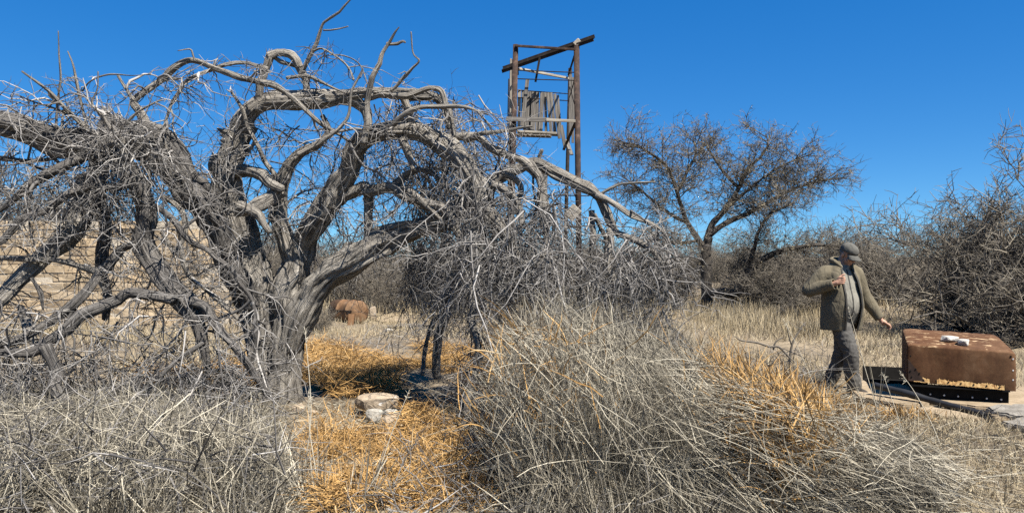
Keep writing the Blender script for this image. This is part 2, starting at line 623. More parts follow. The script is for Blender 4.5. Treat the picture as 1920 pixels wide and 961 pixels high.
for row in range(12):
    z = 0.07 + row * 0.203
    x = wx0 + (0.26 if row % 2 else 0.0)
    while x < wx1 - 0.3:
        if not (row == 11 and g.random() < 0.35):
            b = link('brick', brick_meshes[int(g.integers(5))], None, wall)
            b.matrix_parent_inverse = Matrix()
            b.location = (x + 0.26 - wall.location.x, 0.03 + g.normal(0, 0.008) , z + 0.02)
            b.rotation_euler = (g.normal(0, 0.01), g.normal(0, 0.008), g.normal(0, 0.012) + (math.pi if g.random() < 0.5 else 0))
        x += 0.522

# ------------------------------------------------------------------ the dead tree
tree = tag(empty('dead_tree', (P(533, 754, 8.0)[0], 8.0, 0)),
           'large grey dead thorn tree with twisted broken limbs and drooping twigs', 'dead tree')


def trace(rows, d0, d1=None):
    """rows of (px, py, width px[, distance]) -> rows (x,y,z,r)"""
    out = []
    n = len(rows)
    d1 = d0 if d1 is None else d1
    acc = [0.0]
    for i in range(1, n):
        acc.append(acc[-1] + math.hypot(rows[i][0] - rows[i - 1][0], rows[i][1] - rows[i - 1][1]))
    for i, rw in enumerate(rows):
        d = rw[3] if len(rw) > 3 else d0 + (d1 - d0) * acc[i] / acc[-1]
        out.append(np.append(P(rw[0], rw[1], d), rw[2] / 2 / F * d))
    return out


LIMBS = []   # (name, rows, d0, d1, bark)
def L(name, rows, d0, d1=None, bark='w'): LIMBS.append((name, rows, d0, d1, bark))

# trunks
L('trunk', [(540, 800, 92), (539, 760, 66), (537, 715, 52), (535, 660, 52), (539, 610, 58), (545, 570, 54), (550, 545, 40)], 8.0)
L('trunk', [(532, 800, 60), (528, 750, 46), (516, 700, 46), (498, 645, 54), (484, 590, 58), (476, 545, 56), (466, 505, 58), (454, 465, 66), (446, 420, 62),
            (434, 370, 58), (430, 320, 52), (440, 275, 46), (456, 240, 40)], 8.0, 7.9)
# right trunk's limbs
L('limb', [(541, 650, 34), (548, 600, 50), (563, 570, 55), (600, 536, 50), (660, 500, 46), (720, 456, 44), (780, 425, 42), (832, 400, 38), (880, 372, 32), (925, 335, 24),
           (965, 312, 20), (1005, 302, 19), (1045, 325, 20), (1080, 347, 20), (1113, 370, 19), (1128, 400, 17), (1143, 428, 14), (1160, 445, 10)], 7.95, 7.5)
L('limb', [(538, 640, 32), (543, 590, 46), (547, 545, 48), (548, 505, 42), (540, 465, 34), (533, 425, 31), (527, 380, 30), (525, 348, 28), (542, 312, 23), (570, 285, 18),
           (598, 272, 14), (618, 245, 9), (605, 215, 6)], 8.05, 7.8)
L('limb', [(548, 530, 44), (565, 472, 40), (590, 420, 40), (625, 370, 43), (652, 328, 40), (664, 285, 38), (684, 256, 34), (720, 243, 34), (768, 245, 36), (815, 259, 34),
           (850, 285, 32), (876, 318, 29), (897, 353, 27), (910, 392, 25), (935, 425, 21), (962, 465, 17), (988, 510, 13), (1000, 560, 9)], 8.1, 6.9)
L('branch', [(825, 258, 20), (858, 258, 17), (895, 265, 15), (932, 284, 14), (972, 299, 15), (1002, 320, 15), (1011, 350, 13), (1011, 390, 12), (1017, 430, 9), (1030, 480, 6)], 7.5, 7.0)
L('branch', [(868, 262, 12), (895, 250, 10), (930, 244, 8), (962, 239, 6), (998, 236, 4)], 7.4, 7.1)
L('branch', [(744, 244, 18), (760, 262, 17), (770, 285, 14), (776, 318, 8)], 7.6, 7.4)
L('limb', [(618, 372, 20), (650, 363, 19), (690, 358, 20), (740, 345, 22), (770, 370, 20), (800, 385, 18), (828, 394, 18), (842, 415, 18), (858, 442, 17), (876, 475, 15),
           (872, 535, 14), (884, 595, 15), (903, 650, 14), (898, 690, 12), (880, 750, 10), (862, 815, 9)], 7.9, 6.5)
L('branch', [(738, 346, 16), (760, 326, 14), (780, 318, 12), (805, 322, 9), (822, 335, 6)], 7.75, 7.5)
L('branch', [(692, 362, 17), (689, 405, 16), (684, 440, 14), (690, 480, 8)], 7.85, 7.8)
L('branch', [(760, 352, 11), (795, 380, 11), (832, 416, 4)], 7.55, 7.3, 'w')
L('branch', [(880, 378, 20), (912, 350, 18), (945, 325, 14), (975, 345, 11), (968, 395, 9)], 7.4, 7.3)
L('branch', [(895, 335, 17), (925, 350, 15), (960, 362, 13), (978, 385, 11), (985, 420, 8)], 7.3, 7.0)
L('branch', [(1000, 304, 14), (1030, 322, 14), (1012, 300, 8), (1018, 280, 6)], 7.7, 7.6)
L('branch', [(1113, 366, 14), (1150, 376, 11), (1180, 393, 10), (1215, 415, 8), (1240, 432, 6), (1255, 450, 3)], 7.5, 7.2)
L('branch', [(1125, 366, 6), (1150, 350, 6), (1170, 343, 5), (1228, 340, 3)], 7.5, 7.3)
L('branch', [(1143, 426, 13), (1144, 455, 12), (1142, 490, 10), (1148, 525, 9), (1150, 570, 7)], 7.5, 7.1)
L('branch', [(1146, 427, 12), (1172, 440, 11), (1205, 458, 9), (1235, 480, 7), (1255, 515, 5)], 7.5, 7.1)
L('branch', [(1112, 395, 10), (1106, 430, 12), (1110, 465, 11), (1121, 500, 9), (1122, 560, 6)], 7.6, 7.4)
L('branch', [(1116, 400, 8), (1128, 435, 9), (1136, 460, 8), (1130, 500, 6)], 7.8, 7.8)
L('branch', [(1022, 325, 14), (1024, 370, 13), (1028, 420, 12), (1022, 470, 9), (1040, 530, 6)], 7.9, 7.8)
L('branch', [(925, 405, 16), (950, 440, 16), (968, 470, 14), (976, 510, 10), (960, 560, 8)], 7.6, 7.2)
L('branch', [(930, 560, 10), (955, 540, 9), (985, 505, 8), (1010, 480, 6), (1060, 470, 4)], 6.6, 6.5)
# left trunk's top limb
L('limb', [(440, 290, 42), (452, 252, 42), (468, 220, 38), (495, 200, 36), (546, 193, 33), (600, 186, 31), (640, 180, 27), (685, 174, 23), (740, 176, 20), (790, 178, 17),
           (818, 182, 14), (836, 205, 12), (842, 240, 9)], 7.95, 7.6)
L('branch', [(498, 205, 18), (503, 165, 17), (505, 130, 16), (507, 104, 15)], 7.85, 7.8)
L('branch', [(504, 108, 13), (522, 101, 12), (546, 106, 13), (556, 128, 13), (566, 152, 12), (572, 182, 10)], 7.8, 7.8)
L('branch', [(514, 108, 8), (532, 114, 8), (552, 122, 8)], 7.85, 7.85)
L('branch', [(690, 176, 12), (740, 176, 11), (768, 174, 11), (800, 167, 10), (822, 168, 10), (830, 190, 11), (845, 215, 9), (850, 255, 7)], 7.4, 7.3)
L('branch', [(735, 236, 9), (762, 216, 9), (790, 204, 9), (832, 203, 8), (872, 201, 6), (916, 212, 3)], 7.3, 7.0)
L('branch', [(752, 178, 15), (762, 205, 14), (772, 235, 11)], 7.5, 7.5)
L('branch', [(640, 184, 22), (665, 195, 20), (685, 225, 17), (690, 252, 14)], 7.8, 7.7)
L('branch', [(682, 262, 12), (690, 215, 12), (698, 160, 11), (706, 125, 10), (716, 100, 8), (730, 82, 6), (740, 62, 4), (748, 51, 2)], 7.4, 7.3)
L('branch', [(728, 82, 6), (742, 79, 6), (756, 77, 5), (761, 81, 4)], 7.35, 7.3)
L('branch', [(700, 172, 6), (735, 166, 6), (755, 145, 6), (772, 128, 5), (786, 114, 4), (775, 100, 3), (771, 60, 2.5)], 7.4, 7.2)
L('branch', [(562, 136, 8), (575, 115, 8), (588, 88, 7), (600, 60, 6), (608, 44, 5), (630, 22, 4), (660, -2, 3)], 7.8, 7.6)
L('branch', [(606, 55, 3), (628, 57, 3), (652, 50, 2)], 7.7, 7.6)
L('branch', [(540, 142, 7), (580, 148, 7), (610, 160, 6), (645, 172, 4)], 7.7, 7.6)
L('branch', [(590, 95, 4), (605, 90, 4), (630, 105, 4), (655, 128, 4), (665, 150, 5)], 7.7, 7.5)
L('branch', [(588, 120, 2.5), (610, 105, 2.5), (645, 105, 2.5), (675, 122, 2.5), (690, 160, 2.5)], 7.7, 7.6)
L('branch', [(436, 172, 5), (446, 190, 6), (459, 222, 8), (480, 270, 8), (500, 305, 9), (520, 335, 9)], 7.7, 7.9)
L('branch', [(430, 270, 18), (424, 256, 14), (408, 240, 4)], 7.85, 7.8)
L('branch', [(436, 330, 24), (412, 312, 22), (405, 297, 12)], 7.8, 7.7)
L('branch', [(448, 318, 22), (470, 325, 20), (500, 345, 18), (530, 350, 14)], 7.75, 7.6)
L('branch', [(525, 352, 26), (500, 380, 26), (470, 395, 22), (440, 400, 16)], 7.7, 7.5)
L('branch', [(455, 385, 18), (480, 400, 17), (500, 420, 14), (512, 435, 8)], 7.5, 7.4)
# the broken left limb and the log lying across it
L('limb', [(478, 580, 40), (440, 500, 44), (405, 420, 50), (378, 362, 56), (333, 313, 58), (275, 265, 60), (235, 240, 52), (200, 222, 36)], 7.9, 7.0, 'g')
L('limb', [(-190, 190, 40), (-90, 212, 42), (0, 234, 42), (83, 252, 44), (150, 266, 44), (205, 275, 36), (240, 280, 20)], 6.7, 6.9, 'g')
L('branch', [(205, 245, 34), (225, 250, 40), (255, 268, 34)], 6.9, 7.0, 'g')
L('limb', [(170, 268, 34), (205, 290, 38), (235, 313, 36), (262, 350, 36), (270, 412, 33), (270, 455, 34), (292, 498, 36), (316, 540, 36), (350, 572, 30), (368, 605, 22), (380, 645, 18), (388, 690, 12)], 6.9, 6.6, 'g')
L('branch', [(345, 565, 18), (376, 575, 18), (404, 612, 16), (440, 645, 15), (466, 672, 14), (484, 705, 12), (498, 740, 9)], 6.6, 6.5, 'g')
L('limb', [(192, 300, 26), (191, 340, 24), (191, 380, 22), (194, 430, 20), (194, 478, 20), (187, 512, 18), (200, 548, 15), (196, 600, 10)], 7.1, 7.0, 'g')
L('limb', [(178, 330, 34), (158, 370, 38), (146, 417, 36), (112, 455, 36), (75, 488, 32), (33, 525, 30), (0, 560, 30), (-50, 610, 24), (-90, 670, 18)], 7.1, 6.2)
L('branch', [(258, 338, 16), (225, 342, 17), (170, 350, 16), (125, 358, 16), (98, 380, 14), (68, 404, 13), (20, 435, 13), (-40, 470, 12)], 6.8, 6.2, 'g')
L('branch', [(-40, 486, 9), (20, 487, 10), (104, 488, 11), (160, 496, 12), (196, 505, 13)], 6.5, 6.7)
L('branch', [(194, 512, 17), (212, 490, 17), (235, 470, 15), (262, 462, 12)], 6.7, 6.8, 'g')
L('branch', [(192, 500, 13), (178, 530, 15), (151, 566, 17), (101, 598, 17), (46, 630, 16), (0, 648, 15), (-60, 668, 12)], 6.7, 6.1, 'g')
L('branch', [(330, 552, 20), (290, 552, 20), (240, 550, 18), (205, 562, 18), (175, 580, 20), (140, 600, 20), (105, 624, 19), (70, 648, 17), (20, 656, 15), (-50, 662, 13)], 6.6, 5.9, 'g')
L('branch', [(82, 645, 18), (92, 668, 20), (103, 692, 21), (112, 720, 21), (124, 744, 20), (150, 764, 15), (165, 790, 9)], 6.0, 5.7, 'g')
L('branch', [(384, 640, 8), (340, 671, 10), (310, 697, 9), (280, 720, 7)], 6.4, 6.1, 'g')
L('branch', [(175, 286, 18), (125, 309, 18), (80, 335, 17), (50, 352, 15), (18, 385, 10), (-30, 420, 8)], 6.8, 6.4, 'g')
L('branch', [(-30, 296, 8), (20, 300, 9), (52, 302, 8), (90, 300, 8), (140, 288, 7)], 6.9, 6.9, 'g')
L('branch', [(300, 430, 10), (330, 470, 9), (345, 400, 10), (310, 370, 8)], 7.0, 7.2)
L('branch', [(290, 390, 12), (322, 410, 12), (348, 448, 11), (362, 462, 10), (395, 478, 10), (430, 505, 10), (445, 530, 9), (470, 560, 8), (480, 620, 7), (470, 690, 6)], 6.7, 6.7, 'g')
L('branch', [(330, 455, 10), (350, 505, 10), (380, 540, 9), (420, 575, 8), (450, 600, 8), (500, 640, 5)], 6.9, 7.0)
L('branch', [(28, 566, 13), (40, 590, 16), (60, 622, 17), (75, 660, 14)], 7.5, 7.3)
L('branch', [(60, 520, 5), (73, 545, 7), (80, 580, 3)], 6.5, 6.5, 'g')
L('branch', [(0, 770, 6), (40, 800, 8), (90, 800, 9), (130, 770, 7)], 5.2, 5.4, 'g')
L('branch', [(60, 920, 12), (70, 890, 12), (100, 850, 11), (130, 830, 9)], 5.0, 5.1, 'g')
# arch of slimmer branches above the broken limb
L('branch', [(300, 262, 20), (268, 232, 19), (254, 205, 14), (247, 188, 12), (290, 157, 13), (331, 128, 13), (366, 114, 11), (412, 130, 11), (458, 148, 11), (505, 153, 11),
             (545, 180, 10), (585, 218, 9), (625, 245, 7), (660, 270, 5)], 7.1, 7.4)
L('branch', [(250, 190, 7), (234, 170, 6), (222, 142, 5)], 7.0, 7.0)
L('branch', [(501, 128, 7), (455, 119, 8), (425, 120, 7), (398, 130, 7), (350, 148, 7), (330, 180, 6), (318, 212, 6), (308, 252, 5), (318, 300, 3)], 7.6, 7.0)
L('branch', [(366, 116, 4), (362, 103, 4), (356, 93, 3), (333, 96, 2)], 7.15, 7.1)
L('branch', [(170, 250, 9), (135, 212, 8), (105, 184, 7), (75, 158, 5), (42, 133, 3)], 6.8, 6.5)
L('branch', [(165, 235, 6), (134, 216, 4), (100, 203, 4), (60, 190, 3), (31, 177, 2)], 6.8, 6.6)
L('branch', [(104, 240, 4), (108, 190, 4), (112, 135, 4), (108, 58, 2)], 6.7, 6.6)
L('branch', [(166, 245, 6), (157, 205, 5), (148, 165, 5), (138, 125, 4), (126, 96, 2.5)], 6.85, 6.8)
L('branch', [(152, 172, 3), (170, 152, 3), (205, 140, 3), (250, 142, 2), (282, 139, 1.5)], 6.8, 6.7)
L('branch', [(218, 255, 6), (190, 215, 4), (173, 190, 3), (183, 165, 2.5), (185, 135, 2)], 6.6, 6.6)
L('branch', [(205, 270, 10), (222, 262, 9), (200, 225, 6), (193, 212, 5)], 6.6, 6.5)
L('branch', [(200, 285, 6), (240, 230, 5), (290, 192, 4), (310, 186, 2)], 6.7, 6.8)
L('branch', [(240, 300, 7), (232, 265, 8), (212, 235, 6)], 6.5, 6.5)
L('branch', [(560, 290, 6), (600, 262, 7), (635, 236, 7), (652, 215, 6), (660, 175, 5), (680, 130, 3)], 7.3, 7.3)
L('branch', [(835, 520, 8), (838, 570, 13), (822, 615, 15), (828, 665, 15), (826, 725, 17)], 9.4, 9.4)
L('branch', [(836, 590, 9), (812, 605, 9), (800, 640, 8), (792, 700, 7)], 9.4, 9.3)

limb_curves = []
for i, (nm, rows, d0, d1, bk) in enumerate(LIMBS):
    me, c4 = limb_mesh(nm, trace(rows, d0, d1), 100 + i, rough=0.30 if max(r[2] for r in rows) > 24 else 0.26,
                       wob=0.6 if max(r[2] for r in rows) > 24 else 1.3)
    link(nm, me, M_bark if bk == 'w' else M_bark_grey, tree)
    limb_curves.append(c4)

# splintered break ends
sp = Bag()
for (px, py, d, n, ln, ang) in ((205, 226, 7.0, 70, 0.16, -0.5), (430, 262, 7.85, 40, 0.14, -0.6), (404, 298, 7.7, 24, 0.09, -0.8), (505, 106, 7.8, 18, 0.06, 0.0), (436, 174, 7.7, 8, 0.06, -0.2)):
    p0 = P(px, py, d) + rng.normal(0, 0.05 if n > 30 else 0.025, (n, 3))
    d0_ = np.array([[math.sin(ang), 0, math.cos(ang)]]) + rng.normal(0, 0.4, (n, 3))
    pts = grow(p0, d0_, rng.uniform(0.4, 1.2, n) * ln, 4, 0.12, 0)
    sp.tubes(pts, taper(rng.uniform(0.004, 0.011, n), 4, 0.1), rng.uniform(0.4, 1, n), 4)
sp.build('splinters', M_twig, tree)

# side twigs along every limb, then finer ones, drooping
tw = Bag()
lev1 = []
BARE = {0: 1.0, 1: 0.75, 2: 0.45, 3: 0.5, 4: 0.30}     # trunks and the lower reach of the great limbs carry no twigs
for li, c4 in enumerate(limb_curves):
    s = np.linalg.norm(np.diff(c4[:, :3], axis=0), axis=1).sum()
    rm = c4[:, 3].mean()
    n = int(s * (3.0 if rm > 0.03 else 4.5 if rm > 0.02 else 8))
    j = rng.integers(1, len(c4) - 1, n)
    j = j[j > BARE.get(li, 0) * len(c4)]
    j = j[c4[j, 2] > 0.15]
    p = c4[j, :3]
    t = norm(c4[np.minimum(j + 1, len(c4) - 1), :3] - c4[j - 1, :3])
    pr = rng.normal(size=t.shape)
    pr = norm(pr - t * (pr * t).sum(1, keepdims=True))
    high = (p[:, 2:3] > 3.1)
    d = norm(t * 0.5 + pr * 1.0)
    ln = rng.gamma(2.2, 0.14, len(j)) * np.where(high[:, 0], 0.6, 1.15) + 0.05
    lev1.append(grow(p, d, ln, 5, 0.36, np.where(high[:, 0], 0.03, 0.16)))
lev1 = np.concatenate(lev1)
# crooked middling branches that fill the crown
mb = Bag()
mids = []
for li, c4 in enumerate(limb_curves):
    s = np.linalg.norm(np.diff(c4[:, :3], axis=0), axis=1).sum()
    if c4[:, 3].mean() < 0.012: continue
    n = int(s * (1.3 if c4[:, 3].mean() > 0.03 else 2.2) * (1.9 if c4[:, 0].mean() < -2.6 else 1.0))
    j = rng.integers(max(1, len(c4) // 4), len(c4) - 1, n)
    j = j[j > BARE.get(li, 0) * len(c4)]
    j = j[(c4[j, 2] > 0.9) & (c4[j, 1] > 6.2)]
    t = norm(c4[np.minimum(j + 1, len(c4) - 1), :3] - c4[j - 1, :3])
    pr = rng.normal(size=t.shape)
    pr = norm(pr - t * (pr * t).sum(1, keepdims=True))
    top = np.where(c4[j, 2] > 3.0, 0.55, 1.0)
    mids.append(grow(c4[j, :3], t * 0.6 + pr, rng.uniform(0.35, 1.15, len(j)) * top, 8, 0.36, 0.10))
mids = np.concatenate(mids)


def tidy(pts):
    """keep only shoots that stay within the low spreading crown"""
    qx = CX + pts[:, :, 0] / pts[:, :, 1] * F
    qy = CY + (CAM_H - pts[:, :, 2]) / pts[:, :, 1] * F
    top = np.interp(qx, [-100, 60, 250, 330, 480, 560, 660, 700, 800, 920, 1000, 1040, 1300], [150, 135, 145, 100, 95, 75, 75, 125, 140, 185, 230, 272, 415])
    return pts[~(qy < top).any(1)]


mids = tidy(mids)
mr = rng.uniform(0.008, 0.019, len(mids))
mb.tubes(mids, taper(mr, 8, 0.2), rng.beta(1.4, 1.5, len(mids)), 7)
mb.build('small_branches', M_twig, tree)
mt, _ = offspring(mids, 6, 0.2, 1.0, 0.5, 0.9, (0.10, 0.55), 5, 0.34, 0.08)
lev1 = tidy(np.concatenate([lev1, mt]))


def curtain(n, x0, y0, x1, y1, d0, d1, ln, droop, jit=0.22, side=0.7):
    px, py, d = rng.uniform(x0, x1, n), rng.uniform(y0, y1, n), rng.uniform(d0, d1, n)
    p = np.stack([(px - CX) / F * d, d, CAM_H - (py - CY) / F * d], -1)
    dr = rng.normal(0, side, (n, 3)) + np.array([[0, 0, -0.5]])
    return grow(p, dr, rng.uniform(*ln, n), 6, jit * 1.35, droop * 1.2)


cur = [curtain(90, 700, 170, 905, 320, 7.3, 8.6, (0.3, 0.8), 0.22),
       curtain(130, 760, 270, 930, 400, 8.0, 9.2, (0.4, 1.2), 0.30),
       curtain(50, 840, 300, 940, 420, 6.9, 7.9, (0.4, 1.0), 0.30),
       curtain(200, 880, 350, 1050, 520, 6.3, 8.2, (0.4, 1.2), 0.25),
       curtain(90, 1080, 420, 1250, 540, 6.6, 7.8, (0.3, 0.9), 0.2),
       curtain(130, 760, 430, 900, 540, 8.6, 10.0, (0.4, 1.2), 0.3),
       curtain(60, 0, 270, 230, 380, 6.3, 7.6, (0.3, 0.8), 0.14),
       curtain(40, 180, 330, 480, 560, 6.5, 7.7, (0.3, 0.9), 0.16),
       curtain(80, -40, 560, 420, 700, 5.8, 7.2, (0.3, 0.9), 0.14),
       curtain(45, 470, 230, 700, 420, 7.4, 8.6, (0.25, 0.9), 0.15),
       curtain(60, 560, 360, 720, 480, 8.6, 9.6, (0.3, 0.9), 0.25),
       curtain(60, 180, 230, 300, 300, 6.6, 7.1, (0.2, 0.8), 0.08)]
cur = np.concatenate(cur)
n1, nc = len(lev1), len(cur)
tw.tubes(lev1, taper(rng.uniform(0.004, 0.0095, n1), 5, 0.3), rng.beta(1.2, 1.5, n1), 3)
tw.tubes(cur, taper(rng.uniform(0.0045, 0.0115, nc), 6, 0.3), rng.beta(1.2, 1.5, nc), 4)
l2a, _ = offspring(lev1, 3, 0.15, 0.95, 0.55, 0.9, (0.06, 0.36), 4, 0.3, 0.06)
l2a = tidy(l2a)
l2b, _ = offspring(cur, 7, 0.1, 0.98, 0.6, 0.9, (0.08, 0.45), 4, 0.3, 0.16)
tw.tubes(l2a, taper(rng.uniform(0.0022, 0.0052, len(l2a)), 4, 0.3), rng.beta(1.2, 1.5, len(l2a)), 3)
tw.tubes(l2b, taper(rng.uniform(0.0026, 0.006, len(l2b)), 4, 0.3), rng.beta(1.2, 1.5, len(l2b)), 3)
l3, _ = offspring(l2b, 2, 0.2, 1.0, 0.6, 0.9, (0.04, 0.22), 3, 0.25, 0.1)
tw.tubes(l3, taper(rng.uniform(0.0018, 0.0036, len(l3)), 3, 0.4), rng.beta(1.2, 1.5, len(l3)), 3)
l3, _ = offspring(l2a, 1, 0.2, 1.0, 0.6, 0.9, (0.03, 0.12), 4, 0.25, 0.02)
tw.tubes(l3, taper(rng.uniform(0.0014, 0.003, len(l3)), 4, 0.4), rng.beta(1.2, 1.5, len(l3)), 3)
tw.build('twigs', M_twig, tree)
print('twigs', n1, nc, len(l2a), len(l2b))

# ------------------------------------------------------------------ the tower
TF, TB = 18.0, 19.5
tower = tag(empty('lookout_tower', (P(1024, 480, 18.7)[0], 18.7, 0)), 'tall rusty pipe tower with broken grey planks round its platform', 'tower')


def tpart(name, a, b, w, h, mat, shape='box'):
    bm = bmesh.new()
    if shape == 'rod': rod_between(bm, a, b, w / 2, 14)
    else: box_between(bm, a, b, w, h, up=(0, 1, 0), bev=min(w, h) * 0.12)
    c = (Vector([float(v) for v in a]) + Vector([float(v) for v in b])) / 2
    # long axis of the grain along the piece: keep geometry in a local frame
    d = (Vector([float(v) for v in b]) - Vector([float(v) for v in a])).normalized()
    q = d.to_track_quat('Z', 'Y')
    m = Matrix.Translation(c) @ q.to_matrix().to_4x4()
    bmesh.ops.transform(bm, matrix=m.inverted(), verts=bm.verts)
    o = bm_link(name, bm, mat, None, smooth=(shape == 'rod'))
    if shape == 'rod':
        for p in o.data.polygons: p.use_smooth = len(p.vertices) == 4
    o.parent = tower
    o.matrix_parent_inverse = tower.matrix_world.inverted()
    o.matrix_basis = m
    return o


def px(n, d): return n / F * d

def gpt(pxv, d): return np.array(((pxv - CX) / F * d, d, -0.1))

tpart('post', P(1081, 82, TF), gpt(1087, TF), px(11, TF), 0, M_rust_pole, 'rod')
tpart('post', P(967, 84, TF), gpt(955, TF), px(10, TF), 0, M_rust_pole, 'rod')
tpart('post', P(1069, 128, TB), gpt(1056, TB), px(7, TB), 0, M_rust_dark, 'rod')
tpart('post', P(959, 112, TB), gpt(950, TB), px(6, TB), 0, M_rust_dark, 'rod')
tpart('top_bar', P(966, 86, TF - 0.09), P(1079, 93, TF - 0.09), 0.055, 0.055, M_rust_pole)
tpart('top_bar', P(1081, 92, TF), P(1066, 140, TB), 0.05, 0.05, M_rust_dark)
tpart('top_bar', P(968, 90, TF), P(971, 140, TB - 0.8), 0.05, 0.05, M_rust_dark)
# the steel rail laid across the top, an I section
A, B = P(942, 131, 18.5), P(1114, 71, 17.85)
rail = tpart('rail_beam', A, B, 0.03, 0.085, M_rust_dark)
up = Vector((0.3, 0, 0.95)) * 0.045
for s in (1, -1):
    o = tpart('flange', A + np.array(up) * s, B + np.array(up) * s, 0.085, 0.02, M_rust_dark)
    mw = o.matrix_basis.copy()
    o.parent = rail
    o.matrix_parent_inverse = (tower.matrix_world @ tower.matrix_world.inverted() @ rail.matrix_basis).inverted()
    o.matrix_basis = mw
tpart('cap_block', P(1077, 86, TF), P(1087, 76, TF), 0.14, 0.14, M_plank_pale)
tpart('hanging_bar', P(1012, 108, 18.2), P(1004, 154, 18.25), 0.055, 0.03, M_rust_dark)
tpart('cross_bar', P(973, 129, TF + 0.05), P(1067, 147, TB), 0.06, 0.05, M_plank_pale)
for (x0, y0, x1, y1, d0, d1) in ((972, 132, 1078, 136, TF, TF), (970, 148, 1077, 151, TF + .02, TF), (971, 169, 1065, 176, 18.7, TB), (971, 183, 1065, 189, 18.7, TB),
                                 (1020, 366, 1105, 367, TF + .3, TF - .1), (1018, 423, 1062, 424, TB, TB), (1077, 150, 1066, 190, TF, TB), (1077, 195, 1066, 152, TF, TB)):
    tpart('rod', P(x0, y0, d0), P(x1, y1, d1), 0.026, 0, M_rust_dark, 'rod')
for (x0, y0, x1, y1, w, pale, d) in ((974, 168, 973, 240, 6, 1, 18.75), (981, 170, 980, 238, 6, 0, 18.8), (989, 149, 979, 236, 7, 0, 18.2), (991, 172, 987, 246, 7, 0, 19.0),
                                     (1001, 171, 999, 248, 9, 0, 19.0), (1017, 173, 1013, 250, 8, 0, 19.05), (1027, 174, 1034, 252, 6, 0, 19.05), (1033, 174, 1041, 252, 6, 0, 19.1),
                                     (1008, 172, 1007, 246, 6, 0, 19.08), (1022, 174, 1024, 250, 5, 0, 19.12), (985, 170, 983, 244, 5, 0, 19.02), (995, 171, 993, 249, 5, 0, 19.1), (1040, 176, 1049, 260, 6, 0, 19.1), (1046, 178, 1051, 240, 4, 0, 19.2), (1052, 235, 1060, 277, 7, 0, 19.1),
                                     (1070, 140, 1069, 250, 5, 0, 19.1), (1075, 145, 1074, 268, 5, 0, 18.6),
                                     (958, 110, 957, 250, 3, 1, 18.8), (954, 148, 952, 245, 2.5, 0, 18.9), (961, 160, 959, 262, 3, 1, 18.6)):
    tpart('plank', P(x0, y0, d), P(x1, y1, d), px(w, d), 0.028, M_plank_pale if pale else M_plank)
tpart('rail_board', P(949, 223, TF - .12), P(1030, 225, TF - .12), px(8, TF), 0.04, M_plank)
tpart('rail_board', P(1024, 225, TF - .16), P(1079, 227, TF - .16), px(5, TF), 0.05, M_plank_pale)
for (x0, y0, x1, y1, d, w) in ((969, 246, 1044, 250, 18.1, 4), (969, 254, 1034, 256, 18.4, 5), (970, 250, 1050, 253, 19.2, 5)):
    tpart('platform_joist', P(x0, y0, d), P(x1, y1, d), px(w, d), 0.08, M_plank_pale if d < 18.2 else M_plank)
for k in range(7):
    x = 972 + k * 9.5
    tpart('platform_board', P(x, 252 + k * .4, 18.2), P(x + 3 * math.sin(k), 253, 19.2 - 0.2 * (k % 3)), 0.105, 0.025, M_plank)
tpart('brace', P(1078, 232, TF), P(1057, 280, TB), 0.07, 0.06, M_rust_dark)
tpart('brace', P(1066, 340, TB), P(1080, 370, TF), 0.03, 0.03, M_rust_dark)
tpart('brace', P(1062, 262, TB), P(1072, 290, TF + .4), 0.09, 0.03, M_plank)
tpart('square_block', P(1065, 408, 17.8), P(1083, 389, 17.8), 0.29, 0.12, M_plank_pale)

# ------------------------------------------------------------------ the rusty box on its steel beam
BX, BY = 4.845, 7.90        # middle of the trough's front edge
BR = R(-24)
BIN = np.array((-math.sin(BR), math.cos(BR)))
box = tag(empty('rusty_steel_box', (BX + BIN[0] * 0.45, BY + BIN[1] * 0.45, 0), BR), 'brown rusted steel trough lying upside down on sandstone slabs', 'steel trough')


def local_bm(name, bm, mat, parent, smooth=False):
    o = bm_link(name, bm, mat, None, smooth)
    o.parent = parent
    return o


# profile (y depth from front, z) carried along x, upper corners drawn in at the ends
#
prof = [(-0.445, 0.20), (-0.45, 0.30), (-0.452, 0.42), (-0.45, 0.53), (-0.448, 0.590), (-0.440, 0.606), (-0.420, 0.614), (-0.33, 0.622), (-0.15, 0.645), (0.05, 0.672), (0.28, 0.70),
        (0.42, 0.71), (0.455, 0.70), (0.475, 0.67), (0.48, 0.45), (0.48, 0.20)]
HW = 0.635
box.scale = (0.795, 1, 1)
xs = np.concatenate([[-HW, -HW + 0.012, -HW + 0.04], np.linspace(-HW + 0.1, HW - 0.1, 24), [HW - 0.05, HW - 0.02, HW]])
g = np.random.default_rng(8)
bm = bmesh.new()
grid = []
for x in xs:
    e = max(0.0, (abs(x) - (HW - 0.06)) / 0.06)
    row = []
    for (y, z) in prof:
        pull = 1 - 0.055 * e * e * (0.4 + max(0, (z - 0.3)) * 1.6)
        xx = x * (1 - 0.07 * max(0, (y + 0.2)) * (1 if x > 0 else 0.35))
        dent = -0.02 * math.exp(-((x + 0.33) ** 2 + (z - 0.47) ** 2) / 0.012) if y < -0.4 else 0
        row.append(bm.verts.new((xx, y * pull - dent + g.normal(0, 0.0025), 0.2 + (z - 0.2) * pull + g.normal(0, 0.0025) - 0.03 * x)))
    grid.append(row)
for a, b in zip(grid[:-1], grid[1:]):
    for i in range(len(prof) - 1):
        bm.faces.new((a[i], b[i], b[i + 1], a[i + 1]))
bm.faces.new(grid[0])
bm.faces.new(list(reversed(grid[-1])))
shell = local_bm('shell', bm, M_rust, box, True)
for p in shell.data.polygons: p.use_smooth = len(p.vertices) == 4
mod = shell.modifiers.new('thick', 'SOLIDIFY'); mod.thickness = 0.008; mod.offset = -1
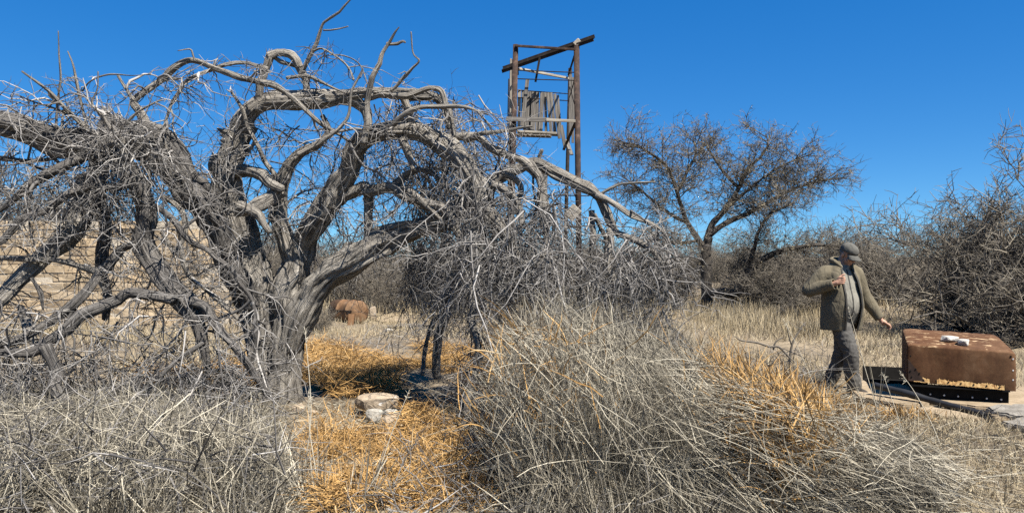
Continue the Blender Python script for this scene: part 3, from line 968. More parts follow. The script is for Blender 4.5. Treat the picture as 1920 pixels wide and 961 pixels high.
mod = shell.modifiers.new('flat', 'WEIGHTED_NORMAL'); mod.weight = 80

# corner gusset plate with holes, peeled strip along the lower edge
bm = bmesh.new()
vv = [bm.verts.new(v) for v in ((-0.625, -0.462, 0.232), (-0.41, -0.462, 0.215), (-0.628, -0.464, 0.47))]
f = bm.faces.new(vv)
ex = bmesh.ops.extrude_face_region(bm, geom=[f])
for v in ex['geom']:
    if isinstance(v, bmesh.types.BMVert): v.co.y += 0.006
local_bm('corner_plate', bm, M_rust_pole, box)
bm = bmesh.new()
top, bot = [], []
g = np.random.default_rng(4)
for k in range(110):
    x = -0.56 + k * (1.06 / 109)
    if -0.36 < x < -0.28: continue
    top.append(bm.verts.new((x, -0.4525 - 0.003, 0.252 - 0.03 * x + 0.006 * math.sin(k * 0.23) + g.normal(0, 0.005))))
    bot.append(bm.verts.new((x, -0.4475 - 0.016, 0.205 - 0.03 * x + g.normal(0, 0.002))))
for i in range(len(top) - 1):
    if top[i + 1].co.x - top[i].co.x < 0.04:
        bm.faces.new((bot[i], bot[i + 1], top[i + 1], top[i]))
local_bm('peeled_rim', bm, M_peel, box)


def disc(name, c, r, mat, parent, depth=0.003):
    bm = bmesh.new()
    bmesh.ops.create_cone(bm, cap_ends=True, segments=10, radius1=r, radius2=r * 0.85, depth=depth,
                          matrix=Matrix.Translation(c) @ Matrix.Rotation(R(90), 4, 'X'))
    return local_bm(name, bm, mat, parent)


for (x, z) in ((-0.585, 0.27), (-0.60, 0.335), (-0.535, 0.36), (-0.49, 0.315), (-0.60, 0.50)):
    disc('bolt_hole', (x, -0.4655, z), 0.011, M_black, box)
for k in range(7):
    x = -0.44 + k * 0.148
    disc('bolt_hole', (x, -0.4645, 0.232 - 0.03 * x), 0.011, M_black, box)
for z in (0.30, 0.40, 0.52):
    disc('rivet', (0.60, -0.452, z), 0.009, M_bolt, box)
disc('rivet', (0.575, -0.453, 0.545), 0.012, M_black, box)

beam = tag(empty('black_steel_beam', (BX + BIN[0] * 0.07, BY + BIN[1] * 0.07, 0), BR), 'black painted steel channel beam with a row of pale bolts beneath the rusted trough', 'steel beam')
bm = bmesh.new()
box_between(bm, (-0.47, 0.0, 0.095), (0.45, 0.0, 0.085), 0.185, 0.020, up=(0, 1, 0))
bmesh.ops.transform(bm, matrix=Matrix.Identity(4), verts=bm.verts)
local_bm('web', bm, M_black, beam)
for z in (0.012, 0.178):
    bm = bmesh.new()
    box_between(bm, (-0.471, -0.03, z + 0.004), (0.451, -0.03, z - 0.006), 0.018, 0.10, up=(0, 0, 1))
    bmesh.ops.rotate(bm, verts=bm.verts, cent=(0, -0.03, z), matrix=Matrix.Rotation(R(90), 3, 'X'))
    local_bm('flange', bm, M_black, beam)
for k in range(7):
    disc('bolt', (-0.41 + k * 0.132, -0.016, 0.085 - 0.01 * k * 0.132), 0.0105, M_bolt, beam, 0.012)

# second, lower black trough piece running off to the left, and the hose in front
tr = tag(empty('black_steel_channel', tuple(on_ground(1672, 722) + np.array((0, 0, 0.055))), R(-14)), 'open black steel channel lying on the ground left of the rusted trough', 'steel channel')
bm = bmesh.new()
box_between(bm, (-0.30, 0, 0.015), (0.36, 0, 0.01), 0.02, 0.30, up=(0, 0, 1))
bmesh.ops.rotate(bm, verts=bm.verts, cent=(0, 0, 0.012), matrix=Matrix.Rotation(R(90), 3, 'X'))
local_bm('floor_plate', bm, M_black, tr)
for s, h in ((-1, 0.05), (1, 0.17)):
    bm = bmesh.new()
    box_between(bm, (-0.30, 0.15 * s, 0.006 + h / 2), (0.36, 0.15 * s, 0.002 + h / 2), h, 0.012, up=(0, 1, 0))
    bmesh.ops.rotate(bm, verts=bm.verts, cent=(0, 0.15 * s, 0), matrix=Matrix.Rotation(R(-9 * s), 3, 'X'))
    local_bm('side_wall', bm, M_black, tr)
rows = []
for (x, y, w, d) in ((1640, 722, 12, 8.3), (1690, 734, 13, 8.0), (1740, 748, 13, 7.75), (1790, 762, 13, 7.5), (1830, 772, 13, 7.3), (1846, 778, 12, 7.2)):
    p = P(x, y, d); gz = ground_z(p[0], p[1])
    rows.append([p[0], p[1], max(p[2], gz + 0.03), w / 2 / F * d])
me, _ = limb_mesh('hose', rows, 5, rough=0.02, sides=14, seg=0.05, wob=0.05)
pipe = tag(link('hose', me, M_rubber), 'thick black hose lying in front of the steel beam on the slabs', 'hose')
fr = Bag()
p0 = np.tile(P(1846, 776, 7.2), (70, 1)) + rng.normal(0, 0.025, (70, 3))
fr.tubes(grow(p0, rng.normal(0, 0.5, (70, 3)) + np.array([[0.9, -0.5, -0.1]]), rng.uniform(.08, .2, 70), 4, .2, 0.15), taper(np.full(70, .004), 4), rng.uniform(0, .3, 70), 3)
o = fr.build('frayed_end', M_rubber, pipe)

# pale rocks on the trough
for nm, loc, size, rz, lab, sd in (('white_rock', (BX - 0.07 + BIN[0] * .33, BY + BIN[1] * .33, 0.645), (0.19, 0.11, 0.075), 0.2, 'flat white rock on top of the rusted trough, the longer of two', 21),
                                   ('white_rock', (BX + 0.04 + BIN[0] * .2, BY - 0.03 + BIN[1] * .2, 0.622), (0.17, 0.12, 0.085), 0.9, 'chunky white rock at the front edge of the trough top', 22)):
    o = bm_link(nm, rock_bm(size, sd), M_white)
    o.location = (loc[0], loc[1], loc[2] + 0.035); o.rotation_euler = (0, 0, rz)
    tag(o, lab, 'rock', 'white rocks on the trough')

# ------------------------------------------------------------------ sandstone slabs underfoot
def slab(name, pts, h, seed, label, mat=None):
    g = np.random.default_rng(seed)
    bm = bmesh.new()
    poly = []
    n = len(pts)
    for i in range(n):
        a, b = np.array(pts[i], float), np.array(pts[(i + 1) % n], float)
        for k in range(5):
            t = k / 5
            q = a * (1 - t) + b * t + g.normal(0, 0.018, 2)
            poly.append(bm.verts.new((q[0], q[1], float(ground_z(*q)) - 0.05)))
    f = bm.faces.new(poly)
    ex = bmesh.ops.extrude_face_region(bm, geom=[f])
    tv = [v for v in ex['geom'] if isinstance(v, bmesh.types.BMVert)]
    for v in tv: v.co.z = float(ground_z(v.co.x, v.co.y)) * 0.6 + h + g.normal(0, 0.004)
    c = sum((v.co for v in tv), Vector()) / len(tv)
    for v in tv: v.co += (c - v.co) * Vector((1, 1, 0)).length * 0.0
    te = [e for e in bm.edges if all(v in tv for v in e.verts)]
    bmesh.ops.bevel(bm, geom=te, offset=0.015, segments=2, affect='EDGES')
    bmesh.ops.triangulate(bm, faces=[f for f in bm.faces if len(f.verts) > 4])
    o = bm_link(name, bm, mat or M_slab)
    return tag(o, label, 'slab')


def gp(*pp): return [tuple(on_ground(a, b)[:2]) for a, b in pp]

slab('sandstone_slab', gp((1590, 726), (1640, 712), (1700, 730), (1760, 752), (1700, 768), (1610, 748)), 0.055, 31, 'tan sandstone slab between the walking man and the hose')
slab('sandstone_slab', gp((1690, 742), (1780, 728), (1990, 728), (1990, 762), (1880, 770), (1760, 760)), 0.05, 32, 'broad cracked sandstone slab under the rusted trough')
slab('sandstone_slab', gp((1710, 772), (1760, 764), (1860, 776), (1890, 786), (1800, 790), (1720, 784)), 0.035, 33, 'thin tan slab edge beside the frayed hose end')
slab('sandstone_slab', gp((1850, 768), (1900, 764), (1990, 770), (1990, 786), (1920, 788), (1862, 780)), 0.06, 34, 'greyish slab beyond the frayed hose end', M_slab_grey)
slab('sandstone_slab', gp((1882, 804), (1920, 790), (1990, 790), (1990, 822), (1930, 818)), 0.075, 35, 'grey flat stone in dry grass right of the frayed hose', M_slab_grey)
slab('sandstone_slab', gp((690, 596), (740, 588), (800, 590), (780, 600), (720, 604)), 0.03, 36, 'pale flat slab beyond the dead tree near the rusty tank')

# ------------------------------------------------------------------ stones under the tree
for (x, y, size, z, mat, lab, sd, rz) in (
        (706, 752, (0.46, 0.28, 0.155), 0.155, M_stone, 'large tan boulder with white patches resting on smaller stones', 41, 0.15),
        (702, 793, (0.17, 0.13, 0.14), 0.06, M_stone_grey, 'small square grey stone left below the white patched boulder', 42, 0.4),
        (733, 793, (0.18, 0.13, 0.13), 0.055, M_stone_grey, 'small grey stone propping the right end of the boulder', 43, -0.3),
        (738, 812, (0.27, 0.17, 0.16), 0.06, M_stone, 'pointed tan stone lying in front of the stone pile', 44, 0.6),
        (760, 783, (0.08, 0.07, 0.07), 0.03, M_stone, 'fist sized orange stone right of the stone pile', 45, 0.2),
        (676, 782, (0.12, 0.10, 0.09), 0.03, M_stone, 'small tan stone left of the stone pile', 46, 1.0),
        (560, 776, (0.16, 0.12, 0.09), 0.03, M_stone, 'small tan stone near the foot of the dead trunk', 47, 0.5),
        (585, 782, (0.10, 0.09, 0.06), 0.02, M_stone, 'little flat stone in straw right of the trunk foot', 48, 0.9),
        (729, 626, (0.16, 0.13, 0.11), 0.04, M_white, 'round pale stone on the bare ground beyond the tree', 49, 0.2),
        (699, 600, (0.20, 0.25, 0.46), 0.19, M_stone, 'pale upright rock beside the rusty tank', 50, 0.3)):
    if lab.startswith('large'):
        p = on_ground(706, 781); p[2] = 0.0
    else:
        p = on_ground(x, y + (size[2] * 0.0))
    o = bm_link('stone', rock_bm(size, sd), mat)
    o.location = (p[0], p[1], p[2] + z)
    o.rotation_euler = (0, 0, rz)
    tag(o, lab, 'stone')

# ------------------------------------------------------------------ the rusty tank behind the trunk
td = 17.3
tank = tag(empty('rusty_tank', (P(648, 480, td)[0], td + 0.4, 0), R(-32)), 'orange brown rusted drum tank lying beyond the dead trunk', 'tank')
bm = bmesh.new()
ringz = [(-0.75, 0.0), (-0.75, 0.30), (-0.72, 0.385), (-0.30, 0.39), (-0.29, 0.405), (-0.26, 0.405), (-0.25, 0.39), (0.20, 0.39), (0.21, 0.405), (0.24, 0.405), (0.25, 0.39),
         (0.56, 0.385), (0.62, 0.36), (0.66, 0.28), (0.68, 0.15), (0.685, 0.0)]
nseg = 36
prev = None
for (x, r) in ringz:
    ring = [bm.verts.new((x, r * math.cos(2 * math.pi * k / nseg), 0.37 + r * math.sin(2 * math.pi * k / nseg))) for k in range(nseg)] if r > 0 else [bm.verts.new((x, 0, 0.37))]
    if prev:
        for k in range(nseg):
            a, b = prev, ring
            if len(a) == 1: bm.faces.new((a[0], b[(k + 1) % nseg], b[k]))
            elif len(b) == 1: bm.faces.new((a[k], a[(k + 1) % nseg], b[0]))
            else: bm.faces.new((a[k], a[(k + 1) % nseg], b[(k + 1) % nseg], b[k]))
    prev = ring
local_bm('drum', bm, M_rust_orange, tank, True)
tank.scale = (0.62, 0.72, 0.72)
bm = bmesh.new()
box_between(bm, (-0.74, -0.398, 0.44), (0.58, -0.398, 0.44), 0.012, 0.03, up=(0, 1, 0))
local_bm('seam', bm, M_rust_dark, tank)
for x in (-0.45, 0.42):
    bm = bmesh.new()
    box_between(bm, (x, -0.3, 0.04), (x, 0.3, 0.04), 0.10, 0.12, up=(0, 0, 1))
    local_bm('skid', bm, M_rust_dark, tank)
bm = bmesh.new()
box_between(bm, (0, 0, -0.03), (0.01, 0.02, 0.27), 0.14, 0.012, up=(0, 1, 0))
o = bm_link('rusty_plate', bm, M_rust_orange)
o.location = tuple(on_ground(657, 611)); o.rotation_euler = (R(-12), R(5), R(20))
tag(o, 'small rusty plate stuck upright in the ground before the tank', 'metal plate')
bm = bmesh.new()
rod_between(bm, (-0.5, 0, 0.03), (0.55, 0.12, 0.035), 0.025, 8)
o = bm_link('fallen_pole', bm, M_plank)
o.location = tuple(on_ground(760, 612)); tag(o, 'weathered grey pole lying on the pale ground beyond the tree', 'pole')

# ------------------------------------------------------------------ bushes and trees behind
def bush_proto(seed, w, h, stems, dens, low=0.12):
    """bare many-stemmed thorn bush: returns (stem mesh, twig mesh), base at the origin"""
    global rng
    keep = rng
    rng = np.random.default_rng(seed)
    st, cr = Bag(), Bag()
    n = stems
    a = rng.uniform(0, 2 * np.pi, n)
    tilt = rng.uniform(0.05, 1.38, n)
    d = np.stack([np.cos(a) * np.sin(tilt), np.sin(a) * np.sin(tilt), np.cos(tilt)], -1)
    ln = h * rng.uniform(0.65, 1.0, n) * (1 + (w / h / 2 - 0.75) * np.sin(tilt)) * 1.05
    p0 = np.stack([np.cos(a) * 0.15, np.sin(a) * 0.15, np.full(n, -0.05)], -1)
    s = grow(p0, d, ln, 9, 0.16, -0.02)
    st.tubes(s, taper(rng.uniform(0.02, 0.045, n), 9, 0.15), rng.uniform(0, 0.5, n), 5)
    b1, _ = offspring(s, 7, 0.12, 0.98, 0.6, 0.8, (0.5, 1.15), 6, 0.2, 0.0, (0, 0, 0.15))
    st.tubes(b1, taper(rng.uniform(0.007, 0.013, len(b1)), 6, 0.2), rng.uniform(0, 0.6, len(b1)), 4)
    b2, _ = offspring(b1, dens, 0.1, 1.0, 0.6, 0.85, (0.22, 0.62), 4, 0.25, 0.0)
    cr.tubes(b2, taper(rng.uniform(0.005, 0.0095, len(b2)), 4, 0.4), rng.beta(2, 2, len(b2)), 3)
    b3, _ = offspring(b2, 4, 0.1, 1.0, 0.6, 0.9, (0.08, 0.3), 3, 0.2, 0.0)
    cr.tubes(b3, taper(rng.uniform(0.0036, 0.0066, len(b3)), 3, 0.6), rng.beta(2, 2, len(b3)), 3)
    out = []
    for bag, nm in ((st, 'stems'), (cr, 'crown')):
        v = np.concatenate(bag.v)
        v[:, 2] = np.maximum(v[:, 2], -0.05)
        me = mesh_np(nm, v, np.concatenate(bag.q), tint=np.concatenate(bag.t))
        me.materials.append(M_bush)
        out.append(me)
    rng = keep
    return out


protos = [bush_proto(11, 4.0, 3.0, 30, 9), bush_proto(12, 3.4, 3.0, 26, 9), bush_proto(13, 4.6, 3.0, 32, 9)]


def bush(px_, d, top, label, k, sx=1.0, rz=None, group=None, name='thorn_bush', dx=0):
    h = CAM_H - (top - CY) / F * d
    x = (px_ - CX) / F * d
    o = empty(name, (x, d, 0), rng.uniform(0, 6.28) if rz is None else rz)
    tag(o, label, 'bush', group)
    s = h / 3.0
    o.scale = (s * sx, s * sx, s)
    for nm, me in zip(('stems', 'crown'), protos[k]):
        c = link(nm, me)
        c.parent = o
    o.children[1]['kind'] = 'stuff'
    return o


bush(1940, 14.2, 272, 'tall dense grey thorn bush rising behind the rusted trough', 0, 1.0)
bush(1825, 15.8, 372, 'broad dark thorn bush between the walking man and the tall bush', 2, 1.0)
bush(2030, 16.5, 300, 'dark thorn bush half hidden behind the tall bush', 1, 1.0)
bush(1885, 18.5, 365, 'lower thorn bush filling the gap behind the broad dark bush', 1, 1.1)
bush(1660, 24.0, 408, 'hazy grey thorn bush standing behind the walking man', 1, 1.1)
bush(1575, 26.0, 412, 'brownish thorn bush farther back between man and flat topped tree', 2, 1.1)
bush(1478, 19.5, 478, 'low thicket bush at the right foot of the flat topped tree', 0, 1.25)
bush(1400, 24.0, 440, 'thorn bush directly behind the flat topped tree trunk', 1, 1.1)
bush(1235, 24.0, 435, 'thorn bush left of the flat topped tree', 2, 1.0)
bush(1150, 26.0, 440, 'thorn bush between tower foot and flat topped tree', 0, 1.1)
bush(1030, 25.0, 448, 'thorn bush standing behind the rusty tower posts', 1, 1.1)
bush(925, 23.0, 452, 'thorn bush just left of the tower behind drooping twigs', 2, 1.0)
bush(825, 22.0, 462, 'thorn bush behind the drooping twig curtain', 0, 1.1)
bush(730, 21.0, 470, 'thorn bush behind the pale slab and rusty tank', 1, 1.0)
bush(640, 23.0, 440, 'thorn bush standing behind the rusty tank', 2, 1.0)
bush(545, 24.0, 420, 'thorn bush showing between the two dead trunks', 0, 1.0)
bush(460, 22.0, 440, 'thorn bush at the right end of the block wall', 1, 1.0)
bush(70, 21.0, 292, 'tall thorn bush rising over the left end of the block wall', 0, 1.0)
bush(190, 23.0, 350, 'thorn bush peeping over the middle of the block wall', 2, 1.0)
bush(320, 24.0, 415, 'low thorn bush just above the block wall top', 1, 1.1)
bush(-60, 20.0, 300, 'thorn bush behind the wall beyond the log', 1, 1.0)
bush(590, 15.6, 562, 'small dry bush in front of the rusty tank', 1, 1.0)
g = np.random.default_rng(77)
for k in range(26):
    d = g.uniform(34, 62)
    bush(-250 + k * 92 + g.uniform(-40, 40), d, 440 + g.uniform(-12, 14), 'bare grey bush in the distant scrub line', k % 3, 1.3, None, 'bushes of the distant scrub')

# flat-topped thorn tree
AD = 20.7
ac = tag(empty('thorn_tree', (P(1327, 480, AD)[0], AD, 0)), 'flat topped bare thorn tree with dark trunk and tan pods', 'tree')
AL = [('trunk', [(1329, 600, 30), (1327, 575, 24), (1326, 540, 22), (1325, 500, 20), (1324, 468, 18), (1330, 445, 14)], 0, 0),
      ('limb', [(1325, 470, 15), (1310, 448, 11), (1290, 418, 9), (1278, 385, 8), (1265, 345, 7), (1252, 315, 6), (1225, 290, 5), (1190, 272, 3), (1170, 268, 2)], 0, -.8),
      ('limb', [(1325, 455, 15), (1338, 420, 12), (1365, 385, 10), (1385, 350, 9), (1400, 318, 7), (1425, 295, 5), (1440, 272, 3.5), (1436, 250, 2)], 0, .6),
      ('limb', [(1332, 440, 12), (1360, 418, 10), (1395, 402, 9), (1430, 385, 7), (1470, 362, 6), (1515, 345, 4), (1560, 335, 2.5)], 0, .9),
      ('limb', [(1330, 548, 14), (1352, 548, 14), (1378, 552, 15), (1392, 530, 15), (1405, 508, 13), (1425, 488, 11), (1460, 470, 9), (1500, 462, 7), (1545, 460, 4), (1580, 462, 2)], -.2, -1.0),
      ('limb', [(1405, 505, 9), (1412, 470, 8), (1425, 430, 6), (1445, 400, 5), (1490, 380, 3)], -.5, -1.2),
      ('limb', [(1290, 418, 7), (1262, 405, 6), (1228, 380, 5), (1195, 350, 3), (1165, 330, 2)], -.2, .6),
      ('limb', [(1270, 360, 6), (1290, 320, 5), (1305, 285, 4), (1300, 260, 2)], -.3, .4),
      ('limb', [(1385, 352, 7), (1355, 320, 5), (1335, 290, 4), (1320, 268, 2)], .3, 1.1),
      ('limb', [(1365, 388, 7), (1410, 350, 5), (1450, 320, 4), (1490, 300, 3), (1520, 290, 2)], .3, -.6),
      ('limb', [(1310, 448, 7), (1285, 455, 6), (1255, 455, 5), (1220, 440, 3)], 0, -1.2)]
acc = []
for i, (nm, rows, a, b) in enumerate(AL):
    me, c4 = limb_mesh(nm, trace(rows, AD + a, AD + b), 300 + i, rough=0.15, sides=9, seg=0.12)
    me.materials.append(M_acacia)
    link(nm, me, None, ac)
    if nm == 'limb': acc.append(c4)
cb = Bag()
b1s = []
for c4 in acc:
    s = np.linalg.norm(np.diff(c4[:, :3], axis=0), axis=1).sum()
    n = int(s * 14)
    j = rng.integers(int(len(c4) * 0.25), len(c4) - 1, n)
    t = norm(c4[np.minimum(j + 1, len(c4) - 1), :3] - c4[j - 1, :3])
    pr = norm(rng.normal(size=t.shape) * np.array([[1.2, 1.2, 0.55]]))
    b1s.append(grow(c4[j, :3], t * 0.7 + pr + np.array([[0, 0, .02]]), rng.uniform(0.35, 1.15, n), 7, 0.2, 0.03))
b1 = np.concatenate(b1s)
cb.tubes(b1, taper(rng.uniform(0.009, 0.018, len(b1)), 7, .3), rng.uniform(0, .5, len(b1)), 4)
b2, _ = offspring(b1, 9, 0.15, 1, 0.7, 0.8, (0.2, 0.65), 4, 0.25, 0.0)
cb.tubes(b2, taper(rng.uniform(0.005, 0.0095, len(b2)), 4, .4), rng.beta(2, 2, len(b2)) * .8, 3)
b3, _ = offspring(b2, 3, 0.1, 1, 0.6, 0.9, (0.08, 0.28), 3, 0.2, 0.0)
cb.tubes(b3, taper(rng.uniform(0.0035, 0.007, len(b3)), 3, .6), rng.beta(2, 2, len(b3)), 3)
cb.build('crown', M_bush, ac)
pd = Bag()
sel = rng.random(len(b2)) < 0.34
q, _ = offspring(b2[sel], 5, 0.2, 1, 0.2, 1.0, (0.04, 0.10), 3, 0.3, 0.1)
pd.blades(q, np.tile(np.array([[.008, .02, .006]]), (len(q), 1)), rng.random(len(q)))
pd.build('pods', M_leaf, ac)

# ------------------------------------------------------------------ dry grass and litter
def field(n, poly):
    """random ground points within a polygon of picture directions, even over the ground"""
    gpoly = np.array([on_ground(a, b)[:2] for a, b in poly])
    lo, hi = gpoly.min(0), gpoly.max(0)
    out = []
    got = 0
    while got < n:
        p = rng.uniform(lo, hi, (n * 2, 2))
        ins = np.zeros(len(p), bool)
        j = len(gpoly) - 1
        for i in range(len(gpoly)):
            xi, yi = gpoly[i]; xj, yj = gpoly[j]
            c = ((yi > p[:, 1]) != (yj > p[:, 1])) & (p[:, 0] < (xj - xi) * (p[:, 1] - yi) / (yj - yi + 1e-12) + xi)
            ins ^= c
            j = i
        out.append(p[ins]); got += ins.sum()
    p = np.concatenate(out)[:n]
    return np.column_stack([p, ground_z(p[:, 0], p[:, 1])])


def patchy(p, scale, thr, seed):
    """keep points where a smooth random pattern is high"""
    g = np.random.default_rng(seed)
    v = np.zeros(len(p))
    for k in range(7):
        a = g.uniform(0, 6.28); f = scale * g.uniform(0.6, 1.9)
        v += np.sin((p[:, 0] * math.cos(a) + p[:, 1] * math.sin(a)) * f + g.uniform(0, 6.28))
    return p[v > thr]


def grass(bag, p, ln, lean, wid, K=5, droop=0.12, jit=0.09, lean_dir=None, tint=None):
    n = len(p)
    a = rng.uniform(0, 2 * np.pi, n)
    m = np.abs(rng.normal(0, lean, n))
    d = np.stack([np.cos(a) * m, np.sin(a) * m, np.ones(n)], -1)
    if lean_dir is not None: d = d + np.array([lean_dir])
    pts = grow(p - np.array([[0, 0, 0.01]]), d, rng.uniform(*ln, n), K, jit, droop)
    pts[:, :, 2] = np.maximum(pts[:, :, 2], ground_z(pts[:, :, 0], pts[:, :, 1]) + rng.uniform(0.002, 0.02, n)[:, None])
    w = rng.uniform(*wid, n)[:, None] * np.concatenate([np.ones(K - 2), [0.75, 0.2]])[None, :]
    bag.blades(pts, w, rng.beta(2, 1.6, n) if tint is None else tint)


TOPS = ([-100, 0, 300, 480, 560, 600, 900, 960, 1030, 1150, 1250, 1330, 1450, 1550, 1650, 1750, 1900], [725, 725, 715, 760, 850, 860, 720, 620, 565, 600, 640, 680, 722, 760, 805, 850, 880])


def tussock(bag, px_, py_, n, rad, ln, lean, wid, lean_dir=(0, 0, 0), droop=0.07, jit=0.05, limit=True):
    c = on_ground(px_, py_)
    top = np.interp(px_, *TOPS)
    lim = max(0.12, (CAM_H - (top - CY) / F * c[1]) * (1.55 if 960 < px_ < 1270 else 1.25))
    if limit: ln = (min(ln[0], lim * 0.55), min(ln[1], lim))
    a = rng.uniform(0, 2 * np.pi, n)
    r = rad * np.sqrt(rng.random(n))
    off = np.stack([np.cos(a) * r, np.sin(a) * r, np.zeros(n)], -1)
    p = c + off
    p[:, 2] = ground_z(p[:, 0], p[:, 1]) - 0.01
    d = np.stack([np.cos(a) * r / rad, np.sin(a) * r / rad, np.zeros(n)], -1) * lean + np.array([[0, 0, 1.0]]) + rng.normal(0, 0.20, (n, 3)) + np.array([lean_dir])
    pts = grow(p, d, rng.uniform(*ln, n), 6, jit * 0.8, droop * rng.gamma(1.2, 0.8, n))
    # some stalks are snapped and hang over
    kk = rng.integers(2, 5, n)
    broke = rng.random(n) < 0.38
    turn = rng.normal(0, 0.8, (n, 3)) + np.array([[0, 0, -0.5]])
    for k in range(2, 6):
        f = (broke & (k > kk))[:, None]
        stp = np.linalg.norm(pts[:, k] - pts[:, k - 1], axis=1, keepdims=True)
        pts[:, k] = np.where(f, pts[:, k - 1] + norm(turn + rng.normal(0, 0.1, (n, 3))) * stp, pts[:, k])
    pts[:, :, 2] = np.maximum(pts[:, :, 2], 0.01)
    w = rng.uniform(*wid, n)[:, None] * np.array([[1, 1, 1, .9, .7, .2]])
    bag.blades(pts, w, np.clip(rng.beta(0.9, 1.25, n) + rng.uniform(-0.12, 0.12), 0, 1))


def litter(bag, p, ln, wid, lift, K=3, jit=0.15):
    n = len(p)
    a = rng.uniform(0, 2 * np.pi, n)
    d = np.stack([np.cos(a), np.sin(a), rng.normal(0, 0.28, n)], -1)
    q = p + np.stack([np.zeros(n), np.zeros(n), 0.006 + np.abs(rng.normal(0, lift, n))], -1)
    pts = grow(q, d, rng.uniform(*ln, n), K, jit, 0.05)
    pts[:, :, 2] = np.maximum(pts[:, :, 2], ground_z(pts[:, :, 0], pts[:, :, 1]) + 0.003)
    w = rng.uniform(*wid, n)[:, None] * np.linspace(1, 0.6, K)[None, :]
    bag.blades(pts, w, rng.beta(1.6, 1.6, n))


def mounded(p, amp, scale, seed):
    """straw heaped in soft mounds: raise points by a smooth pattern"""
    g = np.random.default_rng(seed)
    v = np.zeros(len(p))
    for k in range(6):
        a = g.uniform(0, 6.28); f = scale * g.uniform(0.6, 2)
        v += np.sin((p[:, 0] * math.cos(a) + p[:, 1] * math.sin(a)) * f + g.uniform(0, 6.28))
    p = p.copy()
    p[:, 2] += amp * np.clip(v / 3 + 0.35, 0, 1.2) * rng.uniform(0.15, 1, len(p))
    return p


# picture height that the heaped grass reaches, by direction
TOPS = ([-100, 0, 300, 480, 560, 600, 900, 960, 1030, 1150, 1250, 1330, 1450, 1550, 1650, 1750, 1900], [725, 725, 715, 760, 850, 860, 720, 620, 565, 600, 640, 680, 722, 760, 805, 850, 880])

# orange straw beneath the tree
sb = Bag()
PILE = on_ground(712, 782)


def clear(p):
    dy = p[:, 1] - PILE[1]
    return p[(np.abs(p[:, 0] - PILE[0]) > 0.30) | (dy < -1.0) | (dy > 0.4)]


p = mounded(patchy(clear(field(20000, [(400, 700), (560, 652), (900, 652), (930, 740), (760, 745), (560, 752), (400, 760)])), 2.0, -1.0, 15), 0.13, 2.2, 5)
litter(sb, p, (0.08, 0.32), (0.004, 0.010), 0.015, 3, 0.32)
p = mounded(patchy(clear(field(21000, [(560, 830), (700, 800), (920, 780), (930, 860), (920, 1000), (600, 1000)])), 2.2, -1.2, 8), 0.16, 2.6, 6)
litter(sb, p, (0.06, 0.26), (0.003, 0.008), 0.015, 3, 0.32)
p = patchy(field(1600, [(560, 800), (640, 770), (950, 770), (960, 975), (560, 975)]), 3, 0.2, 18)
grass(sb, p, (0.08, 0.26), 0.7, (0.003, 0.008), 4, 0.15, 0.18)
p = mounded(field(2600, [(250, 720), (420, 690), (500, 760), (260, 770)]), 0.15, 2.2, 9)
litter(sb, p, (0.08, 0.3), (0.004, 0.009), 0.02, 4, 0.25)
# orange strips through the right-hand grass
for (path, n, wd) in (([(1325, 740), (1345, 780), (1360, 830)], 900, 0.09), ([(1440, 740), (1500, 765), (1550, 800), (1560, 830)], 2600, 0.17),
                      ([(1380, 860), (1420, 900), (1450, 965)], 2000, 0.17), ([(1500, 890), (1470, 965)], 1500, 0.12), ([(1580, 775), (1585, 810)], 500, 0.11),
                      ([(1650, 790), (1720, 790)], 400, 0.12), ([(1540, 880), (1560, 930)], 350, 0.10), ([(1000, 920), (1060, 955)], 180, 0.22), ([(930, 870), (990, 930)], 200, 0.22)):
    pp = np.array([on_ground(a, b) for a, b in path])
    t = rng.uniform(0, len(pp) - 1.001, n); i = t.astype(int); f = (t - i)[:, None]
    c = pp[i] * (1 - f) + pp[i + 1] * f + rng.normal(0, wd, (n, 3)) * np.array([[1, 1, 0]])
    c[:, 2] = ground_z(c[:, 0], c[:, 1])
    tp = np.interp(np.mean([q[0] for q in path]), [900, 1330, 1480, 1560, 1800], [0.5, 0.6, 0.5, 0.24, 0.14])
    lim = np.clip(CAM_H - (np.interp(CX + c[:, 0] / c[:, 1] * F, *TOPS) - CY) / F * c[:, 1], 0.05, 1.2)
    c[:, 2] += rng.random(n) ** 0.6 * lim * 0.95
    grass(sb, c, (0.06, tp * 0.8), 1.1, (0.004, 0.009), 5, 0.10, 0.16, (-0.25, 0, 0))
sb.build('orange_straw', M_straw)
tag(bpy.data.objects['orange_straw'], 'orange brown straw matted on the ground beneath the dead tree', 'straw')

# tall grey grass: mound of tussocks in the middle and to the right, leaning left
gb = Bag()
g = np.random.default_rng(91)
for k in range(62):
    x = g.uniform(950, 1330); y = g.uniform(745, 990)
    h = np.interp(y, [745, 925, 990], [1.45, 0.95, 0.5]) * np.interp(x, [940, 1030, 1150, 1330], [0.6, 1.0, 1.0, 0.62])
    tussock(gb, x, y, 165, 0.20, (0.35 * h, h), 0.30, (0.003, 0.0065), (g.normal(-0.05, 0.16), g.normal(0, 0.12), 0))
for k in range(74):
    x = g.uniform(1290, 1760); y = g.uniform(775, 980)
    if x > 1600 and y < 830: y += 60
    h = np.interp(x, [1290, 1500, 1750], [0.85, 0.72, 0.5])
    tussock(gb, x, y, 120, 0.17, (0.35 * h, h), 0.22, (0.003, 0.0065), (g.normal(-1.05, 0.25), g.normal(0.3, 0.2), 0), 0.03)
for k in range(30):
    x = g.uniform(1180, 1560); y = g.uniform(700, 790)
    tussock(gb, x, y, 220, 0.16, (0.25, 0.62), 0.3, (0.003, 0.007), (g.normal(-0.4, 0.25), g.normal(0.1, 0.2), 0), 0.06)
